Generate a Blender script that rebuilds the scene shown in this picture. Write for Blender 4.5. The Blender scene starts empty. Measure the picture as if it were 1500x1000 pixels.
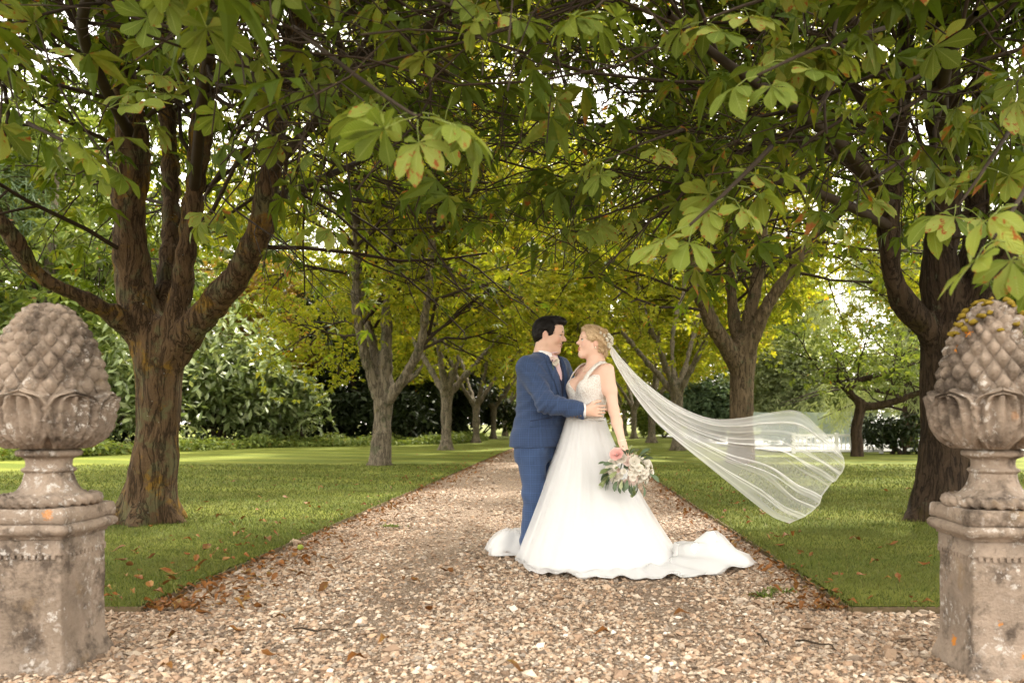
import bpy, math, random
import numpy as np
from mathutils import Vector, Matrix
from mathutils.bvhtree import BVHTree

# ------------------------------------------------------------------ camera, sky, sun, exposure
scene = bpy.context.scene
col = scene.collection
R = math.radians

cam_data = bpy.data.cameras.new('camera')
cam = bpy.data.objects.new('camera', cam_data)
col.objects.link(cam)
cam.location = (0.0, 0.0, 0.97)
cam.rotation_euler = (R(90), 0, 0)
cam_data.sensor_width = 36.0
cam_data.lens = 27.6
cam_data.shift_x = -0.0567
cam_data.shift_y = 0.08
cam_data.clip_start = 0.05
cam_data.clip_end = 2000
cam_data.dof.use_dof = True
cam_data.dof.focus_distance = 5.5
cam_data.dof.aperture_fstop = 2.8
scene.camera = cam

SUN_EL, SUN_AZ = 52.0, 28.0            # azimuth measured from +Y towards +X: high beyond the avenue, to the right
world = bpy.data.worlds.new('World')
scene.world = world
world.use_nodes = True
wt = world.node_tree
wt.nodes.clear()
sky = wt.nodes.new('ShaderNodeTexSky')
sky.sky_type = 'NISHITA'
sky.sun_disc = False
sky.sun_elevation = R(SUN_EL)
sky.sun_rotation = R(SUN_AZ)
sky.air_density = 1.0
sky.dust_density = 4.0
sky.ozone_density = 1.0
cloud = wt.nodes.new('ShaderNodeMixRGB')       # thin white overcast over the clear sky
cloud.inputs[0].default_value = 0.78
cloud.inputs[2].default_value = (10.9, 10.1, 8.9, 1)
bg = wt.nodes.new('ShaderNodeBackground')
bg.inputs['Strength'].default_value = 0.15
wo = wt.nodes.new('ShaderNodeOutputWorld')
wt.links.new(sky.outputs[0], cloud.inputs[1])
wt.links.new(cloud.outputs[0], bg.inputs['Color'])
wt.links.new(bg.outputs[0], wo.inputs['Surface'])

sun_data = bpy.data.lights.new('sun', 'SUN')
sun_data.energy = 4.0
sun_data.angle = R(3)
sun_data.color = (1.0, 0.93, 0.82)
sun = bpy.data.objects.new('sun', sun_data)
col.objects.link(sun)
sd = Vector((math.sin(R(SUN_AZ)) * math.cos(R(SUN_EL)), math.cos(R(SUN_AZ)) * math.cos(R(SUN_EL)), math.sin(R(SUN_EL))))
sun.rotation_euler = sd.to_track_quat('Z', 'Y').to_euler()
sun.location = sd * 60

scene.view_settings.view_transform = 'Standard'
scene.view_settings.look = 'None'
scene.view_settings.exposure = 1.9
scene.view_settings.gamma = 1.0
cy = scene.cycles
cy.use_denoising = True
try:
    cy.denoiser = 'OPENIMAGEDENOISE'
    cy.denoising_input_passes = 'RGB_ALBEDO_NORMAL'
except Exception:
    pass
cy.max_bounces = 8
cy.diffuse_bounces = 4
cy.glossy_bounces = 2
cy.transmission_bounces = 4
cy.transparent_max_bounces = 24
cy.sample_clamp_indirect = 6.0
cy.caustics_reflective = False
cy.caustics_refractive = False

# ------------------------------------------------------------------ helpers
rnd = random.Random(7)
nrg = np.random.default_rng(11)

def tag(o, label=None, cat=None, group=None, kind=None):
    if label: o['label'] = label
    if cat: o['category'] = cat
    if group: o['group'] = group
    if kind: o['kind'] = kind
    return o

def link(name, me, parent=None):
    o = bpy.data.objects.new(name, me)
    col.objects.link(o)
    if parent is not None:
        o.parent = parent
        o.matrix_parent_inverse = parent.matrix_world.inverted()
    return o

def empty(name, loc, label, cat, group=None):
    o = bpy.data.objects.new(name, None)
    col.objects.link(o)
    o.location = loc
    o.empty_display_size = 0.2
    o.matrix_world = Matrix.Translation(loc)
    return tag(o, label, cat, group)

def mesh_np(name, V, F, mat=None, smooth=True, attrs=None):
    V = np.ascontiguousarray(V, np.float32)
    F = np.ascontiguousarray(F, np.int32)
    me = bpy.data.meshes.new(name)
    n = F.shape[1]
    me.vertices.add(len(V)); me.vertices.foreach_set('co', V.ravel())
    me.loops.add(F.size); me.loops.foreach_set('vertex_index', F.ravel())
    me.polygons.add(len(F)); me.polygons.foreach_set('loop_start', np.arange(0, F.size, n, dtype=np.int32))
    me.polygons.foreach_set('use_smooth', np.full(len(F), smooth, dtype=bool))
    for k, a in (attrs or {}).items():
        a = np.ascontiguousarray(a, np.float32)
        if a.ndim == 1:
            at = me.attributes.new(k, 'FLOAT', 'POINT'); at.data.foreach_set('value', a)
        else:
            at = me.attributes.new(k, 'FLOAT_COLOR', 'POINT'); at.data.foreach_set('color', a.ravel())
    me.update(calc_edges=True)
    if mat: me.materials.append(mat)
    return me

def mesh_py(name, V, F, mat=None, smooth=True):
    me = bpy.data.meshes.new(name)
    me.from_pydata([tuple(v) for v in V], [], [tuple(f) for f in F])
    me.polygons.foreach_set('use_smooth', [smooth] * len(me.polygons))
    me.update()
    if mat: me.materials.append(mat)
    return me

class Geo:
    """collects tri / quad arrays into one mesh"""
    def __init__(s): s.V = []; s.F = []; s.n = 0; s.A = []
    def add(s, V, F, a=None):
        V = np.asarray(V, float); F = np.asarray(F, int)
        if F.shape[1] == 3: F = np.hstack([F, F[:, 2:3]])
        s.V.append(V); s.F.append(F + s.n); s.n += len(V)
        s.A.append(np.zeros(len(V)) if a is None else np.broadcast_to(np.asarray(a, float), (len(V),)))
    def build(s, name, mat=None, smooth=True, attr=None):
        V = np.vstack(s.V); F = np.vstack(s.F)
        fs = [tuple(f) if f[2] != f[3] else tuple(f[:3]) for f in F.tolist()]
        me = bpy.data.meshes.new(name)
        me.from_pydata(V.tolist(), [], fs)
        me.polygons.foreach_set('use_smooth', [smooth] * len(me.polygons))
        if attr:
            at = me.attributes.new(attr, 'FLOAT', 'POINT'); at.data.foreach_set('value', np.concatenate(s.A).astype(np.float32))
        me.update()
        if mat: me.materials.append(mat)
        return me

def box(c, h, rz=0.0):
    x, y, z = h
    V = np.array([[sx * x, sy * y, sz * z] for sz in (-1, 1) for sy in (-1, 1) for sx in (-1, 1)], float)
    ca, sa = math.cos(rz), math.sin(rz)
    V = V @ np.array([[ca, sa, 0], [-sa, ca, 0], [0, 0, 1]]) + np.array(c)
    F = np.array([[0, 2, 3, 1], [4, 5, 7, 6], [0, 1, 5, 4], [2, 6, 7, 3], [0, 4, 6, 2], [1, 3, 7, 5]])
    return V, F

def smoothline(pts, n):
    """Catmull-Rom through pts (k, d) -> n samples"""
    P = np.asarray(pts, float)
    k = len(P)
    if k == 2:
        t = np.linspace(0, 1, n)[:, None]
        return P[0] * (1 - t) + P[1] * t
    Q = np.vstack([2 * P[0] - P[1], P, 2 * P[-1] - P[-2]])
    u = np.linspace(0, k - 1 - 1e-6, n)
    i = u.astype(int); t = (u - i)[:, None]
    a, b, c, d = Q[i], Q[i + 1], Q[i + 2], Q[i + 3]
    return 0.5 * (2 * b + (c - a) * t + (2 * a - 5 * b + 4 * c - d) * t ** 2 + (3 * b - a - 3 * c + d) * t ** 3)

def tube(P, rad, sides=6, caps=False):
    P = np.asarray(P, float); n = len(P)
    rad = np.broadcast_to(np.asarray(rad, float), (n,))
    T = np.gradient(P, axis=0); T /= np.linalg.norm(T, axis=1)[:, None] + 1e-12
    a = np.array([0, 0, 1.0]) if abs(T[0, 2]) < 0.8 else np.array([1.0, 0, 0])
    u = np.cross(T[0], a); u /= np.linalg.norm(u)
    ang = np.arange(sides) * 2 * math.pi / sides
    V = np.empty((n, sides, 3))
    for i in range(n):
        u = u - T[i] * np.dot(u, T[i]); u /= np.linalg.norm(u) + 1e-12
        w = np.cross(T[i], u)
        V[i] = P[i] + rad[i] * (np.cos(ang)[:, None] * u + np.sin(ang)[:, None] * w)
    i, j = np.meshgrid(np.arange(n - 1), np.arange(sides), indexing='ij')
    j2 = (j + 1) % sides
    F = np.stack([i * sides + j, i * sides + j2, (i + 1) * sides + j2, (i + 1) * sides + j], -1).reshape(-1, 4)
    V = V.reshape(-1, 3)
    if caps:
        V = np.vstack([V, P[0], P[-1]])
        c0, c1 = n * sides, n * sides + 1
        k = np.arange(sides); k2 = (k + 1) % sides
        F = np.vstack([F, np.stack([k2, k, np.full(sides, c0), np.full(sides, c0)], -1),
                       np.stack([(n - 1) * sides + k, (n - 1) * sides + k2, np.full(sides, c1), np.full(sides, c1)], -1)])
    return V, F

def lathe(prof, sides=32, c=(0, 0, 0)):
    prof = np.asarray(prof, float)
    a = np.arange(sides) * 2 * math.pi / sides
    V = np.stack([prof[:, 0:1] * np.cos(a), prof[:, 0:1] * np.sin(a), np.repeat(prof[:, 1:2], sides, 1)], -1).reshape(-1, 3) + np.array(c)
    n = len(prof)
    i, j = np.meshgrid(np.arange(n - 1), np.arange(sides), indexing='ij')
    j2 = (j + 1) % sides
    F = np.stack([i * sides + j, i * sides + j2, (i + 1) * sides + j2, (i + 1) * sides + j], -1).reshape(-1, 4)
    return V, F

def grid_faces(nu, nv, wrap_v=False):
    i, j = np.meshgrid(np.arange(nu - 1), np.arange(nv if wrap_v else nv - 1), indexing='ij')
    j2 = (j + 1) % nv
    return np.stack([i * nv + j, i * nv + j2, (i + 1) * nv + j2, (i + 1) * nv + j], -1).reshape(-1, 4)

def vnoise(P, scale=1.0, seed=0):
    """cheap smooth value noise in [-1, 1], P (n,3)"""
    P = np.asarray(P, float) * scale + seed * 17.13
    i = np.floor(P).astype(np.int64); f = P - i; f = f * f * (3 - 2 * f)
    def h(x, y, z):
        n = (x * 374761393 + y * 668265263 + z * 2147483647 + seed * 144665) & 0xffffffff
        n = ((n ^ (n >> 13)) * 1274126177) & 0xffffffff
        return ((n ^ (n >> 16)) & 0xffff) / 32767.5 - 1
    r = 0
    for dx in (0, 1):
        for dy in (0, 1):
            for dz in (0, 1):
                w = (f[:, 0] if dx else 1 - f[:, 0]) * (f[:, 1] if dy else 1 - f[:, 1]) * (f[:, 2] if dz else 1 - f[:, 2])
                r = r + w * h(i[:, 0] + dx, i[:, 1] + dy, i[:, 2] + dz)
    return r

# ---- signed distance modelling: smooth unions of simple shapes, meshed by surface nets
def s_cap(p0, p1, r0, r1, k=0.02, op='u'):
    a = np.array(p0, float); b = np.array(p1, float); ab = b - a; L = max(ab @ ab, 1e-12); m = max(r0, r1)
    def fn(P):
        t = np.clip((P - a) @ ab / L, 0, 1)
        return np.linalg.norm(P - a - t[..., None] * ab, axis=-1) - (r0 + (r1 - r0) * t)
    return fn, np.minimum(a, b) - m, np.maximum(a, b) + m, k, op

def s_ell(c, r, M=None, k=0.02, op='u'):
    """M: 3x3 columns = axes"""
    c = np.array(c, float); r = np.array(r, float); A = np.eye(3) if M is None else np.asarray(M, float)
    e = np.sqrt((A ** 2) @ (r ** 2))
    def fn(P):
        q = (P - c) @ A
        k0 = np.linalg.norm(q / r, axis=-1); k1 = np.linalg.norm(q / r ** 2, axis=-1) + 1e-9
        return k0 * (k0 - 1) / k1
    return fn, c - e, c + e, k, op

def s_loft(rows, ax, k=0.02, p=2.3, grow=0.0, op='u'):
    """rows: (z, cx, cy, half along ax, half across ax); ax: unit 2-vector"""
    rows = np.array(rows, float)
    zz = np.linspace(rows[0, 0], rows[-1, 0], 80)
    sm = smoothline(rows, 400); sm = sm[np.argsort(sm[:, 0])]
    tab = np.stack([np.interp(zz, sm[:, 0], sm[:, j]) for j in range(1, 5)], -1)
    ax = np.array(ax, float); ay = np.array([-ax[1], ax[0]])
    lo = np.array([(tab[:, 0] - np.max(tab[:, 2:])).min(), (tab[:, 1] - np.max(tab[:, 2:])).min(), rows[0, 0]]) - grow
    hi = np.array([(tab[:, 0] + np.max(tab[:, 2:])).max(), (tab[:, 1] + np.max(tab[:, 2:])).max(), rows[-1, 0]]) + grow
    def fn(P):
        z = np.clip(P[..., 2], zz[0], zz[-1])
        q = (z - zz[0]) / (zz[-1] - zz[0]) * 79
        i = np.minimum(q.astype(int), 78); t = (q - i)[..., None]
        g = tab[i] * (1 - t) + tab[i + 1] * t
        dx = P[..., 0] - g[..., 0]; dy = P[..., 1] - g[..., 1]
        u = np.abs(dx * ax[0] + dy * ax[1]) / (g[..., 2] + grow); v = np.abs(dx * ay[0] + dy * ay[1]) / (g[..., 3] + grow)
        rad = ((u ** p + v ** p) ** (1 / p) - 1) * np.minimum(g[..., 2], g[..., 3])
        dz = np.maximum(zz[0] - P[..., 2], P[..., 2] - zz[-1])
        return np.maximum(rad, dz)
    return fn, lo, hi, k, op

def s_fn(fn, lo, hi, k=0.005, op='s'):
    return fn, np.array(lo, float), np.array(hi, float), k, op

def sdf_mesh(prims, vox):
    lo = np.min([p[1] for p in prims if p[4] == 'u'], axis=0) - 4 * vox
    hi = np.max([p[2] for p in prims if p[4] == 'u'], axis=0) + 4 * vox
    n = np.ceil((hi - lo) / vox).astype(int) + 1
    f = np.full(n, 10.0, np.float32)
    for fn, a, b, k, op in prims:
        i0 = np.clip(((a - lo - k - 3 * vox) / vox).astype(int), 0, n - 1)
        i1 = np.clip(((b - lo + k + 3 * vox) / vox).astype(int) + 2, 1, n)
        if np.any(i1 <= i0): continue
        g = np.stack(np.meshgrid(*[lo[d] + vox * np.arange(i0[d], i1[d]) for d in range(3)], indexing='ij'), -1)
        d = fn(g).astype(np.float32)
        s = tuple(slice(i0[q], i1[q]) for q in range(3))
        o = f[s]
        if op == 'u':
            h = np.maximum(k - np.abs(o - d), 0) / k
            f[s] = np.minimum(o, d) - h * h * k * 0.25
        elif op == 's':
            d = -d; h = np.maximum(k - np.abs(o - d), 0) / k
            f[s] = np.maximum(o, d) + h * h * k * 0.25
    return surface_nets(f, lo, vox)

def surface_nets(f, lo, vox):
    s = f < 0
    nx, ny, nz = f.shape
    c = np.zeros((nx - 1, ny - 1, nz - 1), np.uint8)
    cs = [(dx, dy, dz) for dx in (0, 1) for dy in (0, 1) for dz in (0, 1)]
    for dx, dy, dz in cs:
        c += s[dx:nx - 1 + dx, dy:ny - 1 + dy, dz:nz - 1 + dz]
    act = (c > 0) & (c < 8)
    ids = np.argwhere(act)
    idx = np.full(act.shape, -1, np.int32); idx[act] = np.arange(len(ids))
    acc = np.zeros((len(ids), 3)); cnt = np.zeros(len(ids))
    val = {q: f[ids[:, 0] + q[0], ids[:, 1] + q[1], ids[:, 2] + q[2]] for q in cs}
    for q in cs:
        for d in range(3):
            if q[d]: continue
            w = list(q); w[d] = 1; w = tuple(w)
            fa, fb = val[q], val[w]
            m = (fa < 0) != (fb < 0)
            t = fa[m] / (fa[m] - fb[m])
            acc[m] += np.array(q, float); acc[m, d] += t; cnt[m] += 1
    V = lo + vox * (ids + acc / cnt[:, None])
    Fs = []
    for d in range(3):
        a = [slice(None)] * 3; b = [slice(None)] * 3
        a[d] = slice(0, -1); b[d] = slice(1, None)
        s0, s1 = s[tuple(a)], s[tuple(b)]
        e = np.argwhere(s0 != s1)
        u, v = (d + 1) % 3, (d + 2) % 3
        e = e[(e[:, u] > 0) & (e[:, v] > 0) & (e[:, u] < f.shape[u] - 1) & (e[:, v] < f.shape[v] - 1)]
        q = []
        for du, dv in ((1, 1), (0, 1), (0, 0), (1, 0)):
            w = e.copy(); w[:, u] -= du; w[:, v] -= dv
            q.append(idx[w[:, 0], w[:, 1], w[:, 2]])
        q = np.stack(q, -1)
        inside = s0[e[:, 0], e[:, 1], e[:, 2]]
        q[~inside] = q[~inside][:, ::-1]
        Fs.append(q)
    return V, np.vstack(Fs)

def relax(V, F, it=2, lam=0.5):
    """Laplacian smoothing"""
    e = np.vstack([F[:, [0, 1]], F[:, [1, 2]], F[:, [2, 3]], F[:, [3, 0]]])
    n = len(V)
    for _ in range(it):
        S = np.zeros_like(V); C = np.zeros(n)
        for a, b in ((0, 1), (1, 0)):
            for d in range(3): S[:, d] += np.bincount(e[:, a], V[e[:, b], d], n)
            C += np.bincount(e[:, a], minlength=n)
        V = V * (1 - lam) + lam * S / np.maximum(C, 1)[:, None]
    return V

def normals(V, F):
    N = np.zeros_like(V)
    n = np.cross(V[F[:, 2]] - V[F[:, 0]], V[F[:, 3]] - V[F[:, 1]])
    for k in range(4):
        for d in range(3): N[:, d] += np.bincount(F[:, k], n[:, d], len(V))
    return N / (np.linalg.norm(N, axis=1)[:, None] + 1e-12)

def scatter(tV, tF, pos, Rm, sc):
    """copies of a small template: pos (n,3), Rm (n,3,3), sc (n,) or (n,3)"""
    n = len(pos); sc = np.asarray(sc, float)
    if sc.ndim == 1: sc = sc[:, None].repeat(3, 1)
    V = np.einsum('nij,nkj->nki', Rm, tV[None] * sc[:, None, :]) + pos[:, None, :]
    F = tF[None] + (np.arange(n) * len(tV))[:, None, None]
    return V.reshape(-1, 3), F.reshape(-1, tF.shape[1])

def rot_frames(heading, tilt, spin=None):
    """x axis along heading, tipped down by tilt, rolled by spin: (n,3,3)"""
    h = np.asarray(heading); t = np.asarray(tilt); s = np.zeros_like(h) if spin is None else np.asarray(spin)
    x = np.stack([np.cos(h) * np.cos(t), np.sin(h) * np.cos(t), -np.sin(t)], -1)
    y0 = np.stack([-np.sin(h), np.cos(h), np.zeros_like(h)], -1)
    z0 = np.cross(x, y0)
    y = y0 * np.cos(s)[:, None] + z0 * np.sin(s)[:, None]
    z = np.cross(x, y)
    return np.stack([x, y, z], -1)

# ------------------------------------------------------------------ materials
def N(nt, typ, ins=None, **props):
    nd = nt.nodes.new(typ)
    for k, v in props.items(): setattr(nd, k, v)
    for k, v in (ins or {}).items():
        s = nd.inputs[k]
        if isinstance(v, bpy.types.NodeSocket): nt.links.new(v, s)
        elif isinstance(v, (tuple, list)) and len(v) == 3 and s.type == 'RGBA': s.default_value = (*v, 1)
        else: s.default_value = v
    return nd

def ramp(nt, fac, stops, interp='LINEAR'):
    nd = nt.nodes.new('ShaderNodeValToRGB')
    nd.color_ramp.interpolation = interp
    el = nd.color_ramp.elements
    while len(el) < len(stops): el.new(0.5)
    for e, (p, c) in zip(el, stops):
        e.position = p; e.color = (*c, 1) if len(c) == 3 else c
    nt.links.new(fac, nd.inputs[0])
    return nd.outputs[0]

def new_mat(name):
    m = bpy.data.materials.new(name); m.use_nodes = True
    nt = m.node_tree; nt.nodes.clear()
    out = nt.nodes.new('ShaderNodeOutputMaterial')
    return m, nt, out

def mix(nt, f, a, b, mode='MIX'):
    nd = nt.nodes.new('ShaderNodeMixRGB'); nd.blend_type = mode
    for s, v in zip(nd.inputs, (f, a, b)):
        if isinstance(v, bpy.types.NodeSocket): nt.links.new(v, s)
        elif isinstance(v, (int, float)): s.default_value = v if s.type == 'VALUE' else (v, v, v, 1)
        else: s.default_value = (*v, 1) if len(v) == 3 else v
    return nd.outputs[0]

def noise(nt, vec, scale, detail=4, rough=0.55, dist=0.0):
    ins = {'Scale': scale, 'Detail': detail, 'Roughness': rough, 'Distortion': dist}
    if vec is not None: ins['Vector'] = vec
    return N(nt, 'ShaderNodeTexNoise', ins).outputs['Fac']

def math_n(nt, op, a, b=0.0, c=0.0):
    nd = nt.nodes.new('ShaderNodeMath'); nd.operation = op
    for s, v in zip(nd.inputs, (a, b, c)):
        if isinstance(v, bpy.types.NodeSocket): nt.links.new(v, s)
        else: s.default_value = v
    return nd.outputs[0]

def bump(nt, h, dist, strength=1.0, nrm=None):
    ins = {'Height': h, 'Distance': dist, 'Strength': strength}
    if nrm is not None: ins['Normal'] = nrm
    return N(nt, 'ShaderNodeBump', ins).outputs[0]

def pbsdf(nt, out, color, rough=0.8, nrm=None, spec=0.3, **kw):
    ins = {'Base Color': color, 'Roughness': rough, 'Specular IOR Level': spec}
    if nrm is not None: ins['Normal'] = nrm
    ins.update(kw)
    b = N(nt, 'ShaderNodeBsdfPrincipled', ins)
    if out is not None: nt.links.new(b.outputs[0], out.inputs[0])
    return b.outputs[0]

def simple(name, c, rough=0.7, spec=0.3, var=0.12, scale=30, bmp=0.0, **kw):
    m, nt, out = new_mat(name)
    tc = N(nt, 'ShaderNodeTexCoord').outputs['Object']
    nz = noise(nt, tc, scale, 4)
    cc = mix(nt, nz, tuple(x * (1 - var) for x in c), tuple(min(1, x * (1 + var)) for x in c))
    pbsdf(nt, out, cc, rough, bump(nt, nz, bmp) if bmp else None, spec, **kw)
    return m

def leaf_mat(name, greens, brown=0.25, brown_c=(0.16, 0.06, 0.015), trans=0.35, bscale=14.0, spec=0.14, rough=0.5, veins=False):
    m, nt, out = new_mat(name)
    geo = N(nt, 'ShaderNodeNewGeometry')
    obj = N(nt, 'ShaderNodeObjectInfo')
    tc = N(nt, 'ShaderNodeTexCoord').outputs['Object']
    r = math_n(nt, 'FRACT', math_n(nt, 'ADD', geo.outputs['Random Per Island'], obj.outputs['Random']))
    k = len(greens)
    c = ramp(nt, r, [(i / max(1, k - 1), g) for i, g in enumerate(greens)])
    big = noise(nt, geo.outputs['Position'], 0.9, 2)
    c = mix(nt, math_n(nt, 'MULTIPLY', big, 0.5), c, tuple(np.array(greens[-1]) * 0.8))
    off = N(nt, 'ShaderNodeVectorMath', {0: tc, 1: N(nt, 'ShaderNodeCombineXYZ', {'X': math_n(nt, 'MULTIPLY', obj.outputs['Random'], 40.0)}).outputs[0]}, operation='ADD').outputs[0]
    nrm = None
    if veins:
        at = N(nt, 'ShaderNodeAttribute', attribute_name='lv')
        sep = N(nt, 'ShaderNodeSeparateColor', {0: at.outputs['Color']})
        t, s = sep.outputs[0], sep.outputs[1]
        ph = math_n(nt, 'SUBTRACT', math_n(nt, 'MULTIPLY', t, 14.0), math_n(nt, 'MULTIPLY', s, 3.2))
        w = math_n(nt, 'ABSOLUTE', math_n(nt, 'SUBTRACT', math_n(nt, 'FRACT', ph), 0.5))
        nrm = bump(nt, w, 0.004, 0.8)
        vein = ramp(nt, w, [(0.0, (1, 1, 1)), (0.09, (0, 0, 0))])
        mid = ramp(nt, s, [(0.0, (1, 1, 1)), (0.10, (0, 0, 0))])
        vv = math_n(nt, 'MAXIMUM', math_n(nt, 'MULTIPLY', vein, 0.4), mid)
        c = mix(nt, math_n(nt, 'MULTIPLY', vv, 0.5), c, (0.30, 0.36, 0.12))
        edge = math_n(nt, 'MULTIPLY', math_n(nt, 'MAXIMUM', math_n(nt, 'POWER', s, 2.0), math_n(nt, 'POWER', t, 4.0)), 0.10)
        bn = math_n(nt, 'ADD', noise(nt, off, bscale * 1.6, 5, 0.65), edge)
    else:
        bn = noise(nt, off, bscale, 3, 0.6)
    bn = math_n(nt, 'ADD', bn, math_n(nt, 'MULTIPLY', math_n(nt, 'SUBTRACT', r, .5), .16))
    th = 0.74 - brown * 0.35
    bm = ramp(nt, bn, [(th, (0, 0, 0)), (th + 0.04, (1, 1, 1))])
    bc = mix(nt, noise(nt, off, 60, 2), brown_c, tuple(np.array(brown_c) * 2.4))
    halo = ramp(nt, bn, [(th - 0.06, (0, 0, 0)), (th, (1, 1, 1))])
    c = mix(nt, math_n(nt, 'MULTIPLY', halo, 0.3), c, (0.26, 0.24, 0.05))
    c = mix(nt, bm, c, bc)
    a = pbsdf(nt, None, c, rough, nrm, spec)
    tr = N(nt, 'ShaderNodeBsdfTranslucent', {'Color': mix(nt, 1.0, c, (1.0, 0.95, 0.45), 'MULTIPLY')})
    ms = N(nt, 'ShaderNodeMixShader', {0: trans, 1: a, 2: tr.outputs[0]})
    nt.links.new(ms.outputs[0], out.inputs[0])
    return m

def bark_mat(name, c0, c1, moss=(0.16, 0.10, 0.02), moss_amt=0.5, lichen=0.5, scale=1.0, green=(0.10, 0.105, 0.06)):
    m, nt, out = new_mat(name)
    tc = N(nt, 'ShaderNodeTexCoord').outputs['Object']
    wv = N(nt, 'ShaderNodeMixRGB', {0: .10, 1: tc, 2: N(nt, 'ShaderNodeTexNoise', {'Vector': tc, 'Scale': 3.0, 'Detail': 3.0}).outputs['Color']}).outputs[0]
    st = N(nt, 'ShaderNodeMapping', {'Vector': wv, 'Scale': (11 * scale, 11 * scale, 2.2 * scale)}).outputs[0]
    n1 = noise(nt, st, 2.0, 9, 0.68, 0.3)
    fine = noise(nt, tc, 48, 6, 0.75)
    vo = N(nt, 'ShaderNodeTexVoronoi', {'Vector': st, 'Scale': 2.2}, feature='DISTANCE_TO_EDGE').outputs['Distance']
    crack = ramp(nt, math_n(nt, 'ADD', vo, math_n(nt, 'MULTIPLY', fine, .12)), [(0.06, (0, 0, 0)), (0.20, (1, 1, 1))])
    c = mix(nt, ramp(nt, n1, [(.3, (0, 0, 0)), (.7, (1, 1, 1))]), c0, c1)
    c = mix(nt, math_n(nt, 'MULTIPLY', fine, .6), c, tuple(np.array(c1) * 1.5))
    k = .66 - .16 * moss_amt
    c = mix(nt, ramp(nt, noise(nt, wv, 3.2, 8, .68), [(k, (0, 0, 0)), (k + .08, (.85, .85, .85))]), c, moss)
    k = .64 - .14 * lichen
    c = mix(nt, ramp(nt, noise(nt, wv, 4.3, 9, .72), [(k, (0, 0, 0)), (k + .07, (.8, .8, .8))]), c, green)
    fs = N(nt, 'ShaderNodeMapping', {'Vector': wv, 'Scale': (17 * scale, 17 * scale, 1.7 * scale)}).outputs[0]
    fis = ramp(nt, math_n(nt, 'ABSOLUTE', math_n(nt, 'SUBTRACT', noise(nt, fs, 1.0, 6, .6, .5), .5)), [(0.0, (0, 0, 0)), (0.05, (1, 1, 1))])
    c = mix(nt, math_n(nt, 'MULTIPLY', math_n(nt, 'SUBTRACT', 1.0, fis), 0.75), c, tuple(np.array(c0) * 0.4))
    k = .74 - .08 * lichen
    c = mix(nt, ramp(nt, noise(nt, tc, 19, 7, .7), [(k, (0, 0, 0)), (k + .02, (.9, .9, .9))]), c, (0.44, 0.44, 0.38))
    h = math_n(nt, 'ADD', math_n(nt, 'ADD', math_n(nt, 'MULTIPLY', crack, 0.10), math_n(nt, 'MULTIPLY', fis, 0.35)), math_n(nt, 'ADD', n1, math_n(nt, 'MULTIPLY', fine, .5)))
    pbsdf(nt, out, c, 0.92, bump(nt, h, 0.05, 1.0), 0.15)
    return m

# ------------------------------------------------------------------ ground, lawns, gravel drive
PL, PR, LF = -2.21, 1.44, 4.04            # left / right edge of the drive, front edge of the lawns

def make_lawn_mat():
    m, nt, out = new_mat('lawn_grass')
    g = N(nt, 'ShaderNodeNewGeometry').outputs['Position']
    n1 = noise(nt, g, 0.7, 4); n2 = noise(nt, g, 60, 4, 0.7); n3 = noise(nt, g, 4.0, 3)
    c = mix(nt, n2, (0.038, 0.058, 0.006), (0.135, 0.168, 0.019))
    c = mix(nt, ramp(nt, n1, [(0.35, (0, 0, 0)), (0.7, (0.7, 0.7, 0.7))]), c, (0.135, 0.145, 0.021))
    sep = N(nt, 'ShaderNodeSeparateXYZ', {0: g})
    st = math_n(nt, 'ADD', math_n(nt, 'MULTIPLY', sep.outputs[1], 0.78), math_n(nt, 'MULTIPLY', sep.outputs[0], 0.30))
    sw = math_n(nt, 'SINE', math_n(nt, 'ADD', math_n(nt, 'MULTIPLY', st, 3.6), math_n(nt, 'MULTIPLY', n1, 1.2)))
    c = mix(nt, ramp(nt, sw, [(0.35, (0, 0, 0)), (0.65, (0.42, 0.42, 0.42))]), c, (0.21, 0.225, 0.034))   # mown stripes
    c = mix(nt, ramp(nt, n3, [(0.62, (0, 0, 0)), (0.8, (0.6, 0.6, 0.6))]), c, (0.13, 0.11, 0.035))
    pbsdf(nt, out, c, 0.9, bump(nt, n2, 0.03, 1.0), 0.15)
    return m
M_lawn = make_lawn_mat()

def make_gravel_mat():
    m, nt, out = new_mat('gravel_bed')
    g = N(nt, 'ShaderNodeNewGeometry').outputs['Position']
    v = N(nt, 'ShaderNodeTexVoronoi', {'Vector': g, 'Scale': 95.0})
    e = N(nt, 'ShaderNodeTexVoronoi', {'Vector': g, 'Scale': 95.0}, feature='DISTANCE_TO_EDGE').outputs['Distance']
    sep = N(nt, 'ShaderNodeSeparateColor', {0: v.outputs['Color']})
    c = ramp(nt, sep.outputs[0], [(0, (0.19, 0.13, 0.085)), (0.3, (0.36, 0.26, 0.18)), (0.6, (0.46, 0.355, 0.26)), (0.85, (0.29, 0.195, 0.125)), (1, (0.58, 0.50, 0.41))])
    c = mix(nt, ramp(nt, e, [(0.0, (0.7, 0.7, 0.7)), (0.2, (0, 0, 0))]), c, (0.045, 0.03, 0.019))
    dirt = noise(nt, g, 1.3, 4)
    c = mix(nt, ramp(nt, dirt, [(0.5, (0, 0, 0)), (0.75, (0.65, 0.65, 0.65))]), c, (0.14, 0.085, 0.05))
    pbsdf(nt, out, c, 0.88, bump(nt, e, 0.02, 0.9), 0.25)
    return m
M_gravel = make_gravel_mat()
M_soil = simple('rough_grass_soil', (0.10, 0.11, 0.03), 0.95, 0.1, 0.4, 3.0)

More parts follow.
